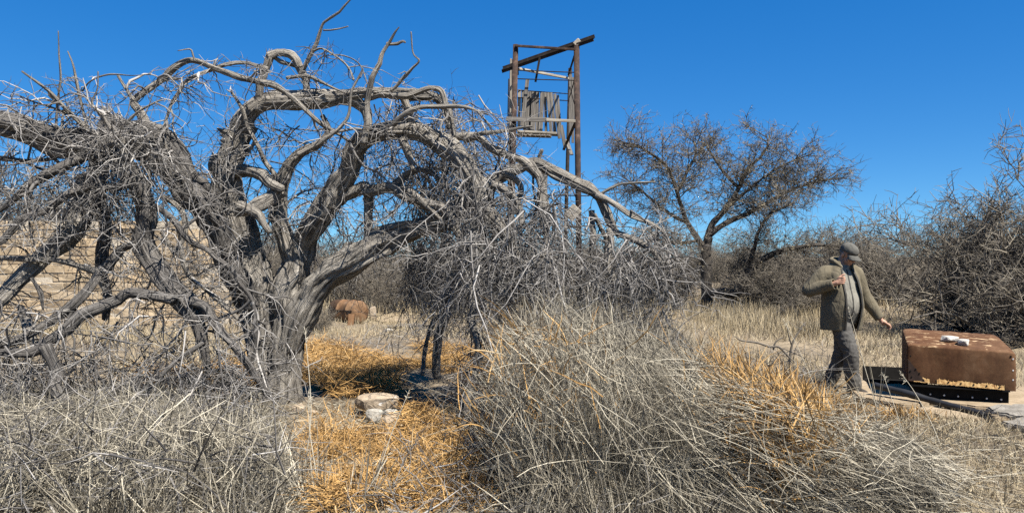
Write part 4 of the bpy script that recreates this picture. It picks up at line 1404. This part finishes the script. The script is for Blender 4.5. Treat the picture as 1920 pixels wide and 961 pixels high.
# lower left
for k in range(60):
    x = g.uniform(-40, 560); y = g.uniform(800, 1010)
    h = np.interp(x, [0, 300, 480, 580], [0.42, 0.46, 0.55, 0.5])
    tussock(gb, x, y, 120, 0.20, (0.3 * h, h), 0.32, (0.003, 0.0065), (g.normal(0.05, 0.2), g.normal(0, 0.15), 0))
for k in range(26):
    x = g.uniform(-40, 470); y = g.uniform(735, 800)
    tussock(gb, x, y, 150, 0.16, (0.2, 0.5), 0.4, (0.003, 0.007), (g.normal(0, 0.2), 0, 0))
# matted thatch: stalks fallen across each other through the heap
def thatch(bag, n, poly, ln, dirs, spread, hmax=1.0, pw=0.8):
    p = field(n, poly)
    ppx = CX + p[:, 0] / p[:, 1] * F
    lim = np.clip(CAM_H - (np.interp(ppx, *TOPS) - CY) / F * p[:, 1], 0.08, 1.25) * hmax
    p[:, 2] += rng.random(n) ** pw * lim
    d = np.array([dirs]) + rng.normal(0, spread, (n, 3))
    L_ = rng.uniform(*ln, n)
    p -= norm(d) * L_[:, None] * 0.5
    pts = grow(p, d, L_, 5, 0.11, 0.06)
    pts[:, :, 2] = np.maximum(pts[:, :, 2], ground_z(pts[:, :, 0], pts[:, :, 1]) + 0.005)
    w = rng.uniform(0.0018, 0.0045, n)[:, None] * np.array([[.8, 1, 1, .8, .3]])
    bag.blades(pts, w, np.clip(rng.beta(0.9, 1.2, n), 0, 1))


thatch(gb, 15000, [(930, 770), (1250, 745), (1320, 860), (1300, 1000), (930, 1000)], (0.15, 0.6), (-0.25, 0.05, 0.75), 0.48)
thatch(gb, 14000, [(1230, 770), (1480, 775), (1700, 850), (1800, 990), (1280, 1000)], (0.15, 0.6), (-0.8, 0.3, 0.42), 0.36)
thatch(gb, 5000, [(1150, 700), (1560, 705), (1600, 790), (1200, 790)], (0.2, 0.6), (-0.5, 0.2, 0.25), 0.6, 0.8)
thatch(gb, 9000, [(-60, 780), (520, 770), (560, 1000), (-60, 1000)], (0.15, 0.5), (0.0, 0.0, 0.4), 0.7, 0.8)
# a few taller stalks standing clear
for (x, y, n, h, ld) in ((570, 945, 26, 0.62, (-0.25, 0, 0)), (590, 950, 22, 0.55, (-.1, 0, 0)), (690, 955, 14, 0.6, (0.25, 0, 0)), (660, 950, 10, .5, (.1, 0, 0)), (430, 940, 40, .75, (-.1, 0, 0)),
                         (1660, 905, 10, 0.8, (-.2, .1, 0)), (1720, 900, 8, .55, (-.3, 0, 0)), (1640, 790, 9, 0.8, (-0.22, 0, 0)), (260, 940, 60, .75, (.1, 0, 0)), (160, 950, 45, .6, (0, 0, 0)), (370, 930, 70, .75, (-.05, 0, 0)), (395, 955, 50, .7, (.1, 0, 0)), (460, 930, 55, .7, (-.15, 0, 0)), (60, 960, 50, .55, (.1, 0, 0)), (210, 900, 60, .7, (-.1, .1, 0)), (320, 965, 45, .6, (0, 0, 0)), (510, 950, 55, .6, (-.2, 0, 0))):
    tussock(gb, x, y, n, 0.07, (0.6 * h, h), 0.15, (0.004, 0.008), ld, 0.02, 0.03, False)
p = field(9000, [(900, 780), (1300, 700), (1600, 735), (1760, 800), (1960, 850), (1960, 1000), (900, 1000)])
litter(gb, p, (0.08, 0.34), (0.003, 0.006), 0.03, 3, 0.12)
p = field(5000, [(-60, 760), (520, 760), (560, 1000), (-60, 1000)])
litter(gb, p, (0.08, 0.36), (0.003, 0.006), 0.06, 3, 0.12)
p = field(4500, [(500, 760), (960, 740), (960, 1000), (500, 1000)])
litter(gb, p, (0.05, 0.25), (0.003, 0.006), 0.012, 3, 0.15)
# single long stalks standing above the rest
for rows, d in (([(1652, 800), (1640, 752), (1622, 690), (1604, 625), (1591, 580)], 6.9), ([(1560, 800), (1530, 730), (1500, 660), (1470, 600)], 6.9), ([(1700, 835), (1680, 770), (1655, 700)], 6.2),
                ([(1770, 850), (1745, 790), (1715, 735), (1690, 700)], 6.0), ([(560, 930), (575, 850), (583, 760), (572, 620)], 5.0), ([(690, 950), (712, 880), (735, 810), (768, 730)], 4.9), ([(600, 940), (590, 870), (580, 800), (579, 740)], 4.9)):
    pts = catmull(np.array([P(a, b, d + 0.02 * i) for i, (a, b) in enumerate(rows)]), 0.03)[None]
    n_ = pts.shape[1]
    gb.tubes(pts, np.linspace(0.0042, 0.002, n_)[None], np.array([0.95]), 4)
    hd = pts[0, -4:]
    q = grow(np.repeat(hd, 5, 0), rng.normal(0, 0.5, (len(hd) * 5, 3)) + (hd[-1] - hd[0]) * 8, rng.uniform(0.02, 0.05, len(hd) * 5), 3, 0.1, 0.1)
    gb.blades(q, np.tile([[0.002, 0.004, 0.001]], (len(q), 1)), np.full(len(q), 0.8))
gb.build('tall_dry_grass', M_grass)
tag(bpy.data.objects['tall_dry_grass'], 'tall grey bleached grass heaped and leaning in the foreground', 'grass')

# short pale grass farther out
pb = Bag()
p = patchy(field(36000, [(560, 600), (900, 585), (1250, 585), (1980, 600), (1980, 735), (1600, 730), (1280, 720), (1150, 680), (900, 640), (600, 640)]), 1.6, -1.2, 21)
grass(pb, p, (0.06, 0.24), 0.5, (0.005, 0.012), 3, 0.1, 0.12)
p = patchy(field(9000, [(1280, 585), (1540, 585), (1560, 640), (1300, 640)]), 1.6, -0.4, 22)
grass(pb, p, (0.12, 0.48), 0.3, (0.005, 0.011), 4, 0.06, 0.08)
p = patchy(field(9000, [(-200, 620), (560, 612), (540, 700), (-200, 720)]), 1.6, -0.8, 23)
grass(pb, p, (0.1, 0.4), 0.4, (0.005, 0.011), 4, 0.08, 0.1)
p = patchy(field(7000, [(1560, 770), (1980, 800), (1980, 1000), (1500, 1000)]), 3, -0.8, 24)
grass(pb, p, (0.05, 0.18), 0.8, (0.003, 0.007), 3, 0.1, 0.15)
p = field(15000, [(-900, 560), (2900, 560), (2700, 600), (-700, 600)])
grass(pb, p, (0.2, 0.55), 0.3, (0.012, 0.025), 3, 0.05, 0.08)
p = patchy(field(9000, [(1920, 620), (2700, 620), (2900, 980), (1920, 980)]), 2, -1.5, 25)
grass(pb, p, (0.06, 0.28), 0.6, (0.004, 0.009), 3, 0.1, 0.12)
pb.build('short_pale_grass', M_pale)
tag(bpy.data.objects['short_pale_grass'], 'short pale tan grass over the open ground beyond', 'grass')

# broken twigs and brush heaped among the grass
br = Bag()
def brush(n, poly, ln, rad, zmax, droop=0.05):
    p = field(n, poly)
    p[:, 2] += rng.uniform(0, 1, n) ** 1.4 * zmax
    d = rng.normal(0, 1, (n, 3)) * np.array([[1, 1, 0.7]])
    pts = grow(p, d, rng.uniform(*ln, n), 6, 0.2, droop)
    pts[:, :, 2] = np.maximum(pts[:, :, 2], 0.01)
    br.tubes(pts, taper(rng.uniform(*rad, n), 6, .12), rng.beta(1.1, 1.9, n), 3)
    c, _ = offspring(pts, 2, 0.1, 1, 0.6, 0.9, (0.05, 0.28), 3, 0.22, 0.03)
    c[:, :, 2] = np.maximum(c[:, :, 2], 0.008)
    br.tubes(c, taper(rng.uniform(0.0018, 0.004, len(c)), 3, .4), rng.beta(2, 2, len(c)), 3)
brush(1500, [(-60, 760), (480, 745), (520, 900), (540, 1010), (-60, 1010)], (0.25, 0.9), (0.003, 0.0095), 0.5)
brush(1300, [(880, 760), (1240, 720), (1260, 830), (900, 860)], (0.25, 0.9), (0.003, 0.008), 0.95)
brush(380, [(1180, 690), (1560, 690), (1560, 780), (1200, 790)], (0.2, 0.7), (0.002, 0.006), 0.35)
brush(420, [(780, 850), (1250, 850), (1500, 1010), (600, 1010)], (0.15, 0.5), (0.003, 0.008), 0.12)
brush(240, [(850, 740), (960, 740), (960, 860), (860, 880)], (0.2, 0.7), (0.003, 0.008), 0.5)
brush(200, [(600, 640), (900, 620), (900, 660), (620, 670)], (0.2, 0.7), (0.003, 0.008), 0.12)
br.build('fallen_brush', M_twig)
tag(bpy.data.objects['fallen_brush'], 'tangled fallen grey twigs heaped among the tall grass', 'brushwood')

# a dark leafless sapling in the grass left of the man
sap = tag(empty('bare_sapling', tuple(on_ground(1482, 700))), 'small dark leafless sapling in grass left of the walking man', 'sapling')
sd_ = on_ground(1482, 700)[1]
for rows in ([(1482, 702, 6), (1481, 675, 5), (1485, 645, 4), (1495, 625, 3), (1510, 604, 2)], [(1484, 646, 3), (1479, 630, 2.5), (1476, 615, 2)], [(1450, 655, 4), (1455, 640, 3), (1468, 632, 2)],
             [(1482, 672, 4), (1460, 650, 4), (1445, 650, 4), (1420, 642, 4), (1390, 638, 3), (1378, 630, 2)]):
    me, _ = limb_mesh('stem', trace(rows, sd_ - 0.1), 900 + rows[0][1], rough=0.1, sides=6, seg=0.05)
    link('stem', me, M_bush, sap)

# ------------------------------------------------------------------ the walking man
from mathutils import noise as mnoise
M_skin = flat_mat('skin', (0.36, 0.20, 0.13), 0.6, 0.35, 0.12, 30)
M_jacket = cloth_mat('olive_fleece', (0.105, 0.088, 0.058), (0.155, 0.132, 0.09))
M_shirt = cloth_mat('grey_green_shirt', (0.16, 0.15, 0.122), (0.215, 0.20, 0.165))
M_trouser = cloth_mat('dark_grey_trousers', (0.070, 0.065, 0.058), (0.105, 0.098, 0.087))
M_cap = cloth_mat('grey_cap', (0.075, 0.072, 0.062), (0.11, 0.105, 0.09))
M_boot = flat_mat('dark_boot', (0.035, 0.028, 0.022), 0.7, 0.3)
M_hair = flat_mat('short_grey_hair', (0.10, 0.09, 0.08), 0.8, 0.2)
M_eye = flat_mat('eye', (0.05, 0.04, 0.035), 0.3, 0.5)
M_zip = flat_mat('dark_placket', (0.03, 0.027, 0.022), 0.7, 0.3)

PD = 8.75
PX = (1576 - CX) / F * PD
YAW = R(8)
ca, sa = math.cos(YAW), math.sin(YAW)
man = tag(empty('person', (PX, PD, float(ground_z(PX, PD))), YAW),
          'man in olive fleece jacket, grey shirt and peaked cap walking toward the rusted trough', 'person')


man.scale = (0.97, 0.97, 1.04)


def W(dx, dy, z):
    """offset right / away / up as seen from the photographer -> the man's own axes"""
    return np.array((dx * ca + dy * sa, -dx * sa + dy * ca, z))


def cap_tube(pts, sides=18, seg=0.03, flat=None):
    c4 = catmull(np.asarray(pts, float), seg)
    c, r = c4[:, :3], np.maximum(c4[:, 3], 0.003)
    t, u, v = frames(c)
    # rounded ends
    cs, rs, us, vs_ = [], [], [], []
    for k in range(4):
        a = (k + 0.3) / 4.3 * math.pi / 2
        cs.append(c[0] - t[0] * r[0] * math.cos(a)); rs.append(r[0] * math.sin(a)); us.append(u[0]); vs_.append(v[0])
    for i in range(len(c)):
        cs.append(c[i]); rs.append(r[i]); us.append(u[i]); vs_.append(v[i])
    for k in range(3, -1, -1):
        a = (k + 0.3) / 4.3 * math.pi / 2
        cs.append(c[-1] + t[-1] * r[-1] * math.cos(a)); rs.append(r[-1] * math.sin(a)); us.append(u[-1]); vs_.append(v[-1])
    cs, rs, us, vs_ = map(np.array, (cs, rs, us, vs_))
    return ring_mesh(cs, rs, us, vs_, sides)


def ring_mesh(cs, rs, us, vs_, sides, r2=None):
    th = np.linspace(0, 2 * np.pi, sides, endpoint=False)
    r2 = rs if r2 is None else r2
    V = cs[:, None] + rs[:, None, None] * np.cos(th)[None, :, None] * us[:, None] + r2[:, None, None] * np.sin(th)[None, :, None] * vs_[:, None]
    n = len(cs)
    idx = np.arange(n * sides).reshape(n, sides)
    a, b = idx[:-1], idx[1:]
    q = [tuple(f) for f in np.stack([a, np.roll(a, -1, 1), np.roll(b, -1, 1), b], -1).reshape(-1, 4)]
    q.append(tuple(idx[0][::-1])); q.append(tuple(idx[-1]))
    return V.reshape(-1, 3), q


def torso(rings, sides=40, seg=0.03):
    """rings of (cx, cy, z, rx, ry), smoothed"""
    a = np.asarray(rings, float)
    a = np.column_stack([a[:, :3], a[:, 3], a[:, 4]])
    c = catmull(a, seg)
    n = len(c)
    return ring_mesh(c[:, :3], c[:, 3], np.tile([[1.0, 0, 0]], (n, 1)), np.tile([[0, 1.0, 0]], (n, 1)), sides, c[:, 4])


def ellipsoid(c, r, M=None):
    bm = bmesh.new()
    bmesh.ops.create_icosphere(bm, subdivisions=3, radius=1.0)
    V = np.array([v.co[:] for v in bm.verts]) * np.array(r) + np.array(c)
    Fc = [tuple(v.index for v in f.verts) for f in bm.faces]
    bm.free()
    if M is not None:
        V = np.array([(M @ Vector(p))[:] for p in V])
    return V, Fc


def union(name, parts, voxel, smooth_it=3, wrinkle=None, cut=None, solid=None, mat=None, tf=None):
    vs_, fs, n = [], [], 0
    for V, Fc in parts:
        vs_.append(V); fs += [tuple(int(i) + n for i in f) for f in Fc]; n += len(V)
    me = bpy.data.meshes.new(name)
    me.from_pydata(np.concatenate(vs_).tolist(), [], fs)
    bm = bmesh.new(); bm.from_mesh(me)
    bmesh.ops.recalc_face_normals(bm, faces=bm.faces)
    bm.to_mesh(me); bm.free()
    o = bpy.data.objects.new(name, me); COL.objects.link(o)
    m = o.modifiers.new('r', 'REMESH'); m.mode = 'VOXEL'; m.voxel_size = voxel
    m = o.modifiers.new('s', 'SMOOTH'); m.factor = 0.5; m.iterations = smooth_it
    dg = bpy.context.evaluated_depsgraph_get()
    me2 = bpy.data.meshes.new_from_object(o.evaluated_get(dg))
    bpy.data.objects.remove(o); bpy.data.meshes.remove(me)
    me2.name = name
    bm = bmesh.new(); bm.from_mesh(me2)
    bm.normal_update()
    if wrinkle:
        for v in bm.verts: v.co += v.normal * wrinkle(v.co)
    if cut:
        bmesh.ops.delete(bm, geom=[f for f in bm.faces if cut(f.calc_center_median(), f.normal)], context='FACES')
        bmesh.ops.delete(bm, geom=[v for v in bm.verts if not v.link_faces], context='VERTS')
        for _ in range(3):
            bd = [v for v in bm.verts if v.is_boundary]
            new = {v: (v.co + sum((e.other_vert(v).co for e in v.link_edges if e.is_boundary), Vector())) / (1 + sum(e.is_boundary for e in v.link_edges)) for v in bd}
            for v, co in new.items(): v.co = co
    for f in bm.faces: f.smooth = True
    bm.to_mesh(me2); bm.free()
    me2.materials.clear()
    o = bpy.data.objects.new(name, me2); COL.objects.link(o)
    o.parent = man
    me2.materials.append(mat)
    if solid:
        m = o.modifiers.new('t', 'SOLIDIFY'); m.thickness = solid; m.offset = -1
    return o


def p4(v, r): return [float(v[0]), float(v[1]), float(v[2]), r]

# joints
shR, elR, wrR = W(-0.212, -0.03, 1.375), W(-0.40, 0.0, 1.175), W(-0.185, -0.235, 1.262)
shL, elL, wrL = W(0.195, 0.03, 1.375), W(0.315, 0.02, 1.10), W(0.465, -0.03, 0.865)
hipR, knR, anR = W(-0.06, -0.05, 0.88), W(0.045, -0.17, 0.485), W(0.115, -0.14, 0.09)
hipL, knL, anL = W(0.08, 0.05, 0.88), W(0.025, 0.04, 0.48), W(-0.045, 0.20, 0.10)
headM = Matrix.Translation(Vector(W(0.065, -0.06, 1.592))) @ Matrix.Rotation(R(20), 4, 'Z') @ Matrix.Rotation(R(31), 4, 'X')


def H(x, y, z): return np.array((headM @ Vector((x, y, z)))[:])

# --- hands
def finger(pts, r): return cap_tube([p4(p, rr) for p, rr in zip(pts, r)], 10, 0.008)

hand_parts = []
pc = W(-0.135, -0.262, 1.298)
hand_parts.append(ellipsoid(pc, (0.026, 0.030, 0.046)))
hand_parts.append(cap_tube([p4(elR, 0.042), p4(wrR, 0.030), p4(pc, 0.028)], 14))
for i, (zo, ln) in enumerate(((0.036, 0.95), (0.013, 1.05), (-0.010, 1.0), (-0.032, 0.82))):
    a = W(-0.137, -0.278, 1.300 + zo)
    b = W(-0.137 + 0.042 * ln, -0.300, 1.304 + zo)
    c = W(-0.137 + 0.062 * ln, -0.280, 1.302 + zo)
    d = W(-0.137 + 0.048 * ln, -0.258, 1.300 + zo)
    hand_parts.append(finger([a, b, c, d], (0.0105, 0.0100, 0.0092, 0.0080)))
hand_parts.append(finger([W(-0.135, -0.255, 1.325), W(-0.110, -0.258, 1.352), W(-0.088, -0.265, 1.366), W(-0.072, -0.268, 1.368)], (0.014, 0.0125, 0.0105, 0.009)))
pl = W(0.508, -0.05, 0.815)
hand_parts.append(ellipsoid(pl, (0.040, 0.026, 0.032)))
hand_parts.append(cap_tube([p4(elL, 0.042), p4(wrL, 0.030), p4(pl, 0.026)], 14))
for i, (yo, ln) in enumerate(((-0.034, 0.92), (-0.012, 1.0), (0.011, 0.95), (0.032, 0.78))):
    a = pl + W(0.018, yo, -0.006)
    b = pl + W(0.018 + 0.040 * ln, yo, -0.022)
    c = pl + W(0.018 + 0.056 * ln, yo, -0.052)
    d = pl + W(0.018 + 0.040 * ln, yo, -0.074)
    hand_parts.append(finger([a, b, c, d], (0.0105, 0.010, 0.009, 0.0078)))
hand_parts.append(finger([pl + W(-0.005, -0.028, 0.004), pl + W(0.018, -0.055, -0.012), pl + W(0.042, -0.062, -0.032), pl + W(0.052, -0.060, -0.048)], (0.014, 0.012, 0.0105, 0.009)))

# --- body: one surface
body = [ellipsoid((0, 0.012, 0.03), (0.078, 0.098, 0.098), headM), ellipsoid((0, -0.03, -0.045), (0.062, 0.066, 0.078), headM),
        ellipsoid((0, -0.062, -0.102), (0.034, 0.032, 0.026), headM), ellipsoid((0, -0.103, -0.024), (0.016, 0.024, 0.020), headM),
        ellipsoid((0, -0.094, 0.002), (0.010, 0.018, 0.030), headM), ellipsoid((0, -0.080, 0.022), (0.056, 0.020, 0.012), headM),
        ellipsoid((0, -0.086, -0.063), (0.026, 0.013, 0.007), headM), ellipsoid((0, -0.084, -0.076), (0.022, 0.013, 0.007), headM),
        ellipsoid((0.042, -0.062, -0.03), (0.026, 0.025, 0.028), headM), ellipsoid((-0.042, -0.062, -0.03), (0.026, 0.025, 0.028), headM),
        ellipsoid((0.081, 0.012, -0.008), (0.010, 0.022, 0.034), headM), ellipsoid((-0.081, 0.012, -0.008), (0.010, 0.022, 0.034), headM),
        cap_tube([p4(H(0, 0.01, -0.02), 0.06), p4(H(0, 0.025, -0.10), 0.062), p4((0.0, 0.0, 1.43), 0.072), p4((0, 0, 1.36), 0.09)]),
        torso([(0, 0.01, 0.80, 0.15, 0.12), (0, -0.02, 0.95, 0.16, 0.14), (0, -0.02, 1.1, 0.155, 0.14), (0, 0, 1.3, 0.16, 0.11), (0, 0, 1.42, 0.12, 0.08), (0, 0, 1.46, 0.07, 0.06)]),
        cap_tube([p4((-0.1, 0, 1.40), 0.06), p4(shR, 0.058), p4(elR, 0.044)]), cap_tube([p4((0.1, 0, 1.40), 0.06), p4(shL, 0.058), p4(elL, 0.044)]),
        cap_tube([p4(hipR, 0.09), p4(knR, 0.058), p4(anR, 0.042)]), cap_tube([p4(hipL, 0.09), p4(knL, 0.058), p4(anL, 0.042)])] + hand_parts
union('body', body, 0.006, 1, mat=M_skin)
for s in (-1, 1):
    V, Fc = ellipsoid((0.031 * s, -0.0845, 0.002), (0.013, 0.008, 0.007), headM)
    o = link('eye', mesh_np('eye', V, np.array(Fc)), M_eye); o.parent = man

# --- clothes
def folds(scale, amp, seed, stretch=(1, 1, 0.5)):
    def f(co):
        q = Vector((co.x * stretch[0], co.y * stretch[1], co.z * stretch[2])) * scale + Vector((seed, seed * 0.7, 0))
        n1 = mnoise.noise(q + Vector((mnoise.noise(q * 0.7), mnoise.noise(q * 0.7 + Vector((5, 0, 0))), 0)))
        n2 = mnoise.noise(q * 2.3)
        return amp * ((1 - abs(n1) * 2.2) * 0.7 + n2 * 0.2)
    return f

trousers = [torso([(0, 0.0, 0.76, 0.155, 0.135), (0, 0.0, 0.84, 0.185, 0.155), (0, -0.01, 0.93, 0.19, 0.16), (0, -0.02, 0.99, 0.185, 0.155)]),
            cap_tube([p4(hipR + W(-.01, 0, .02), 0.115), p4((hipR + knR) / 2, 0.108), p4(knR, 0.088), p4((knR + anR) / 2 + W(-.012, 0.02, 0), 0.084), p4(anR + W(-.005, .015, 0.03), 0.082)], 22),
            cap_tube([p4(hipL + W(-.01, 0, .02), 0.115), p4((hipL + knL) / 2, 0.106), p4(knL, 0.086), p4((knL + anL) / 2 + W(.01, 0, 0), 0.080), p4(anL + W(.01, -.02, 0.03), 0.078)], 22)]
union('trousers', trousers, 0.009, 3, folds(10, 0.010, 3.0, (1, 1, 1.6)), mat=M_trouser)

shirt = [torso([(0, 0.0, 0.80, 0.19, 0.15), (0, -0.03, 0.90, 0.205, 0.18), (0, -0.05, 1.0, 0.21, 0.198), (0, -0.048, 1.1, 0.206, 0.190), (0, -0.028, 1.2, 0.20, 0.167), (0, -0.012, 1.3, 0.198, 0.147),
                (0, 0.0, 1.40, 0.175, 0.118), (0, 0.005, 1.45, 0.12, 0.09), (0, 0.0, 1.475, 0.085, 0.078)], 44)]
for s in (-1, 1):
    shirt.append(cap_tube([p4((0.012 * s, -0.092, 1.425), 0.010), p4((0.055 * s, -0.080, 1.462), 0.020), p4((0.082 * s, -0.02, 1.492), 0.020), p4((0.04 * s, 0.065, 1.505), 0.020)], 12, 0.02))
    shirt.append(ellipsoid((0.095 * s, -0.150, 1.275), (0.05, 0.012, 0.012)))
union('shirt', shirt, 0.009, 2, folds(9, 0.006, 8.0, (1, 1, 0.5)),
      cut=lambda c, n: (c.x - 0) ** 2 / 0.0030 + (c.y + 0.02) ** 2 / 0.0030 < 1 and c.z > 1.44 and n.z > 0.3, mat=M_shirt)
bm = bmesh.new()
zs = np.linspace(0.84, 1.42, 26)
prev = None
for z in zs:
    fy = np.interp(z, [0.80, 0.90, 1.0, 1.1, 1.2, 1.3, 1.40, 1.45], [-0.15, -0.21, -0.248, -0.238, -0.195, -0.159, -0.118, -0.085]) - 0.0075
    cur = [bm.verts.new((0.010 - 0.007, fy, z)), bm.verts.new((0.010 + 0.007, fy, z))]
    if prev: bm.faces.new((prev[0], prev[1], cur[1], cur[0]))
    prev = cur
o = bm_link('shirt_placket', bm, M_zip); o.parent = man

jacket = [torso([(0, 0.005, 0.70, 0.245, 0.19), (0, -0.01, 0.78, 0.248, 0.20), (0, -0.025, 0.90, 0.245, 0.225), (0, -0.035, 1.02, 0.238, 0.238), (0, -0.032, 1.15, 0.228, 0.222), (0, -0.015, 1.28, 0.215, 0.190),
                 (0, 0.0, 1.38, 0.21, 0.158), (0, 0.008, 1.44, 0.175, 0.125), (0, 0.012, 1.485, 0.115, 0.105), (0, 0.012, 1.53, 0.098, 0.098)], 48),
          cap_tube([p4(shR + W(.08, 0.02, 0.01), 0.08), p4(shR, 0.086), p4((shR + elR) / 2, 0.082), p4(elR, 0.073), p4((elR + wrR) / 2, 0.064), p4(wrR + (wrR - elR) * 0.02, 0.054)], 24),
          cap_tube([p4(shL + W(-.08, -0.02, 0.01), 0.08), p4(shL, 0.086), p4((shL + elL) / 2, 0.081), p4(elL, 0.072), p4((elL + wrL) / 2, 0.068), p4(wrL + (wrL - elL) * 0.02, 0.054)], 24)]
axR, axL = Vector(wrR - elR).normalized(), Vector(wrL - elL).normalized()


def jcut(c, n):
    if c.z < 0.735: return True
    if c.z > 1.515: return True
    if (c - Vector(wrR)).dot(axR) > 0.005 and (c - Vector(wrR)).length < 0.09: return True
    if (c - Vector(wrL)).dot(axL) > 0.005 and (c - Vector(wrL)).length < 0.09: return True
    xl = np.interp(c.z, [0.73, 1.0, 1.3, 1.5], [-0.06, -0.085, -0.09, -0.05])
    xr = np.interp(c.z, [0.73, 1.0, 1.3, 1.45, 1.5], [0.105, 0.135, 0.115, 0.07, 0.05])
    return c.y < -0.03 and xl < c.x < xr


union('jacket', jacket, 0.009, 3, folds(5.0, 0.011, 1.0, (1, 1, 0.6)), jcut, 0.012, M_jacket)
col = cap_tube([p4((-0.060, -0.105, 1.455), 0.014), p4((-0.098, -0.05, 1.505), 0.026), p4((-0.098, 0.04, 1.528), 0.030), p4((0, 0.108, 1.54), 0.030), p4((0.098, 0.04, 1.528), 0.030), p4((0.105, -0.05, 1.50), 0.026),
                p4((0.085, -0.115, 1.44), 0.014)], 14, 0.02)
V, Fc = col
union('jacket_collar', [col], 0.006, 4, mat=M_jacket)
for side in (0, 1):
    bm = bmesh.new(); prev = None
    for z in np.linspace(0.745, 1.44, 30):
        x = np.interp(z, [0.73, 1.0, 1.3, 1.5], [-0.06, -0.085, -0.09, -0.05]) if side == 0 else np.interp(z, [0.73, 1.0, 1.3, 1.45, 1.5], [0.105, 0.135, 0.115, 0.07, 0.05])
        rx = np.interp(z, [0.70, 0.90, 1.02, 1.15, 1.28, 1.38, 1.44], [0.245, 0.252, 0.25, 0.246, 0.242, 0.232, 0.175])
        ry = np.interp(z, [0.70, 0.90, 1.02, 1.15, 1.28, 1.38, 1.44], [0.19, 0.225, 0.238, 0.225, 0.192, 0.158, 0.125])
        cy = np.interp(z, [0.70, 0.90, 1.02, 1.15, 1.28, 1.38, 1.44], [0.005, -0.025, -0.035, -0.032, -0.015, 0.0, 0.008])
        y = cy - ry * math.sqrt(max(0.05, 1 - (x / rx) ** 2)) - 0.012
        w = 0.010
        cur = [bm.verts.new((x - w, y, z)), bm.verts.new((x + w, y + 0.002, z))]
        if prev: bm.faces.new((prev[0], prev[1], cur[1], cur[0]))
        prev = cur
    o = bm_link('zip_edge', bm, M_zip); o.parent = man
    m = o.modifiers.new('t', 'SOLIDIFY'); m.thickness = 0.008

for an, kn, ang in ((anR, knR, R(12)), (anL, knL, R(-14))):
    f = Vector((math.sin(ang), -math.cos(ang), 0))
    a = Vector(an)
    lift = 0.0 if an is anR else 0.02
    boot = [cap_tube([p4(a + Vector((0, 0, 0.10)), 0.056), p4(a + Vector((0, 0, 0.0)), 0.054), p4(a - f * 0.02 + Vector((0, 0, -0.04)), 0.052)], 16),
            cap_tube([p4(a - f * 0.055 + Vector((0, 0, -0.045)), 0.044), p4(a + f * 0.05 + Vector((0, 0, -0.045)), 0.050), p4(a + f * 0.14 + Vector((0, 0, -0.055)), 0.048), p4(a + f * 0.19 + Vector((0, 0, -0.062)), 0.036)], 16)]
    union('boot', boot, 0.008, 2, cut=None, mat=M_boot)

# --- cap and hair
cm = headM @ Matrix.Translation((0, 0.006, 0.04)) @ Matrix.Rotation(R(-4), 4, 'X')
bm = bmesh.new()
bmesh.ops.create_uvsphere(bm, u_segments=36, v_segments=24, radius=1.0)
bmesh.ops.delete(bm, geom=[v for v in bm.verts if v.co.z < -0.12], context='VERTS')
for v in bm.verts:
    z = v.co.z
    k = 1.0 + 0.03 * (1 - z)
    v.co = Vector((v.co.x * 0.091 * k, v.co.y * 0.113 * k, (z ** 0.72 if z > 0 else z) * 0.096))
    v.co += v.co.normalized() * 0.003 * mnoise.noise(v.co * 22)
    v.co = cm @ v.co
o = bm_link('cap_crown', bm, M_cap, None, True); o.parent = man
m = o.modifiers.new('t', 'SOLIDIFY'); m.thickness = 0.004
bm = bmesh.new()
rowsb = []
for i in range(7):
    t = i / 6
    row = []
    for j in range(17):
        a = R(-68 + 136 * j / 16)
        r0x, r0y = 0.088, 0.108
        ext = 0.085 * t * math.cos(a * 0.98) ** 0.5
        x = math.sin(a) * (r0x + 0.006 * t)
        y = -math.cos(a) * r0y - ext
        z = 0.000 - 0.030 * t - 0.035 * (math.sin(a) ** 2) * (0.3 + 0.7 * t)
        row.append(bm.verts.new(cm @ Vector((x, y, z))))
    rowsb.append(row)
for a, b in zip(rowsb[:-1], rowsb[1:]):
    for j in range(16): bm.faces.new((a[j], a[j + 1], b[j + 1], b[j]))
o = bm_link('cap_brim', bm, M_cap, None, True); o.parent = man
m = o.modifiers.new('t', 'SOLIDIFY'); m.thickness = 0.005
V, Fc = ellipsoid((0, 0.020, 0.012), (0.082, 0.096, 0.080), headM)
bm = bmesh.new()
vv = [bm.verts.new(p) for p in V]
for f in Fc: bm.faces.new([vv[i] for i in f])
inv = headM.inverted()
bmesh.ops.delete(bm, geom=[f for f in bm.faces if (inv @ f.calc_center_median()).y < -0.012], context='FACES')
o = bm_link('hair', bm, M_hair, None, True); o.parent = man
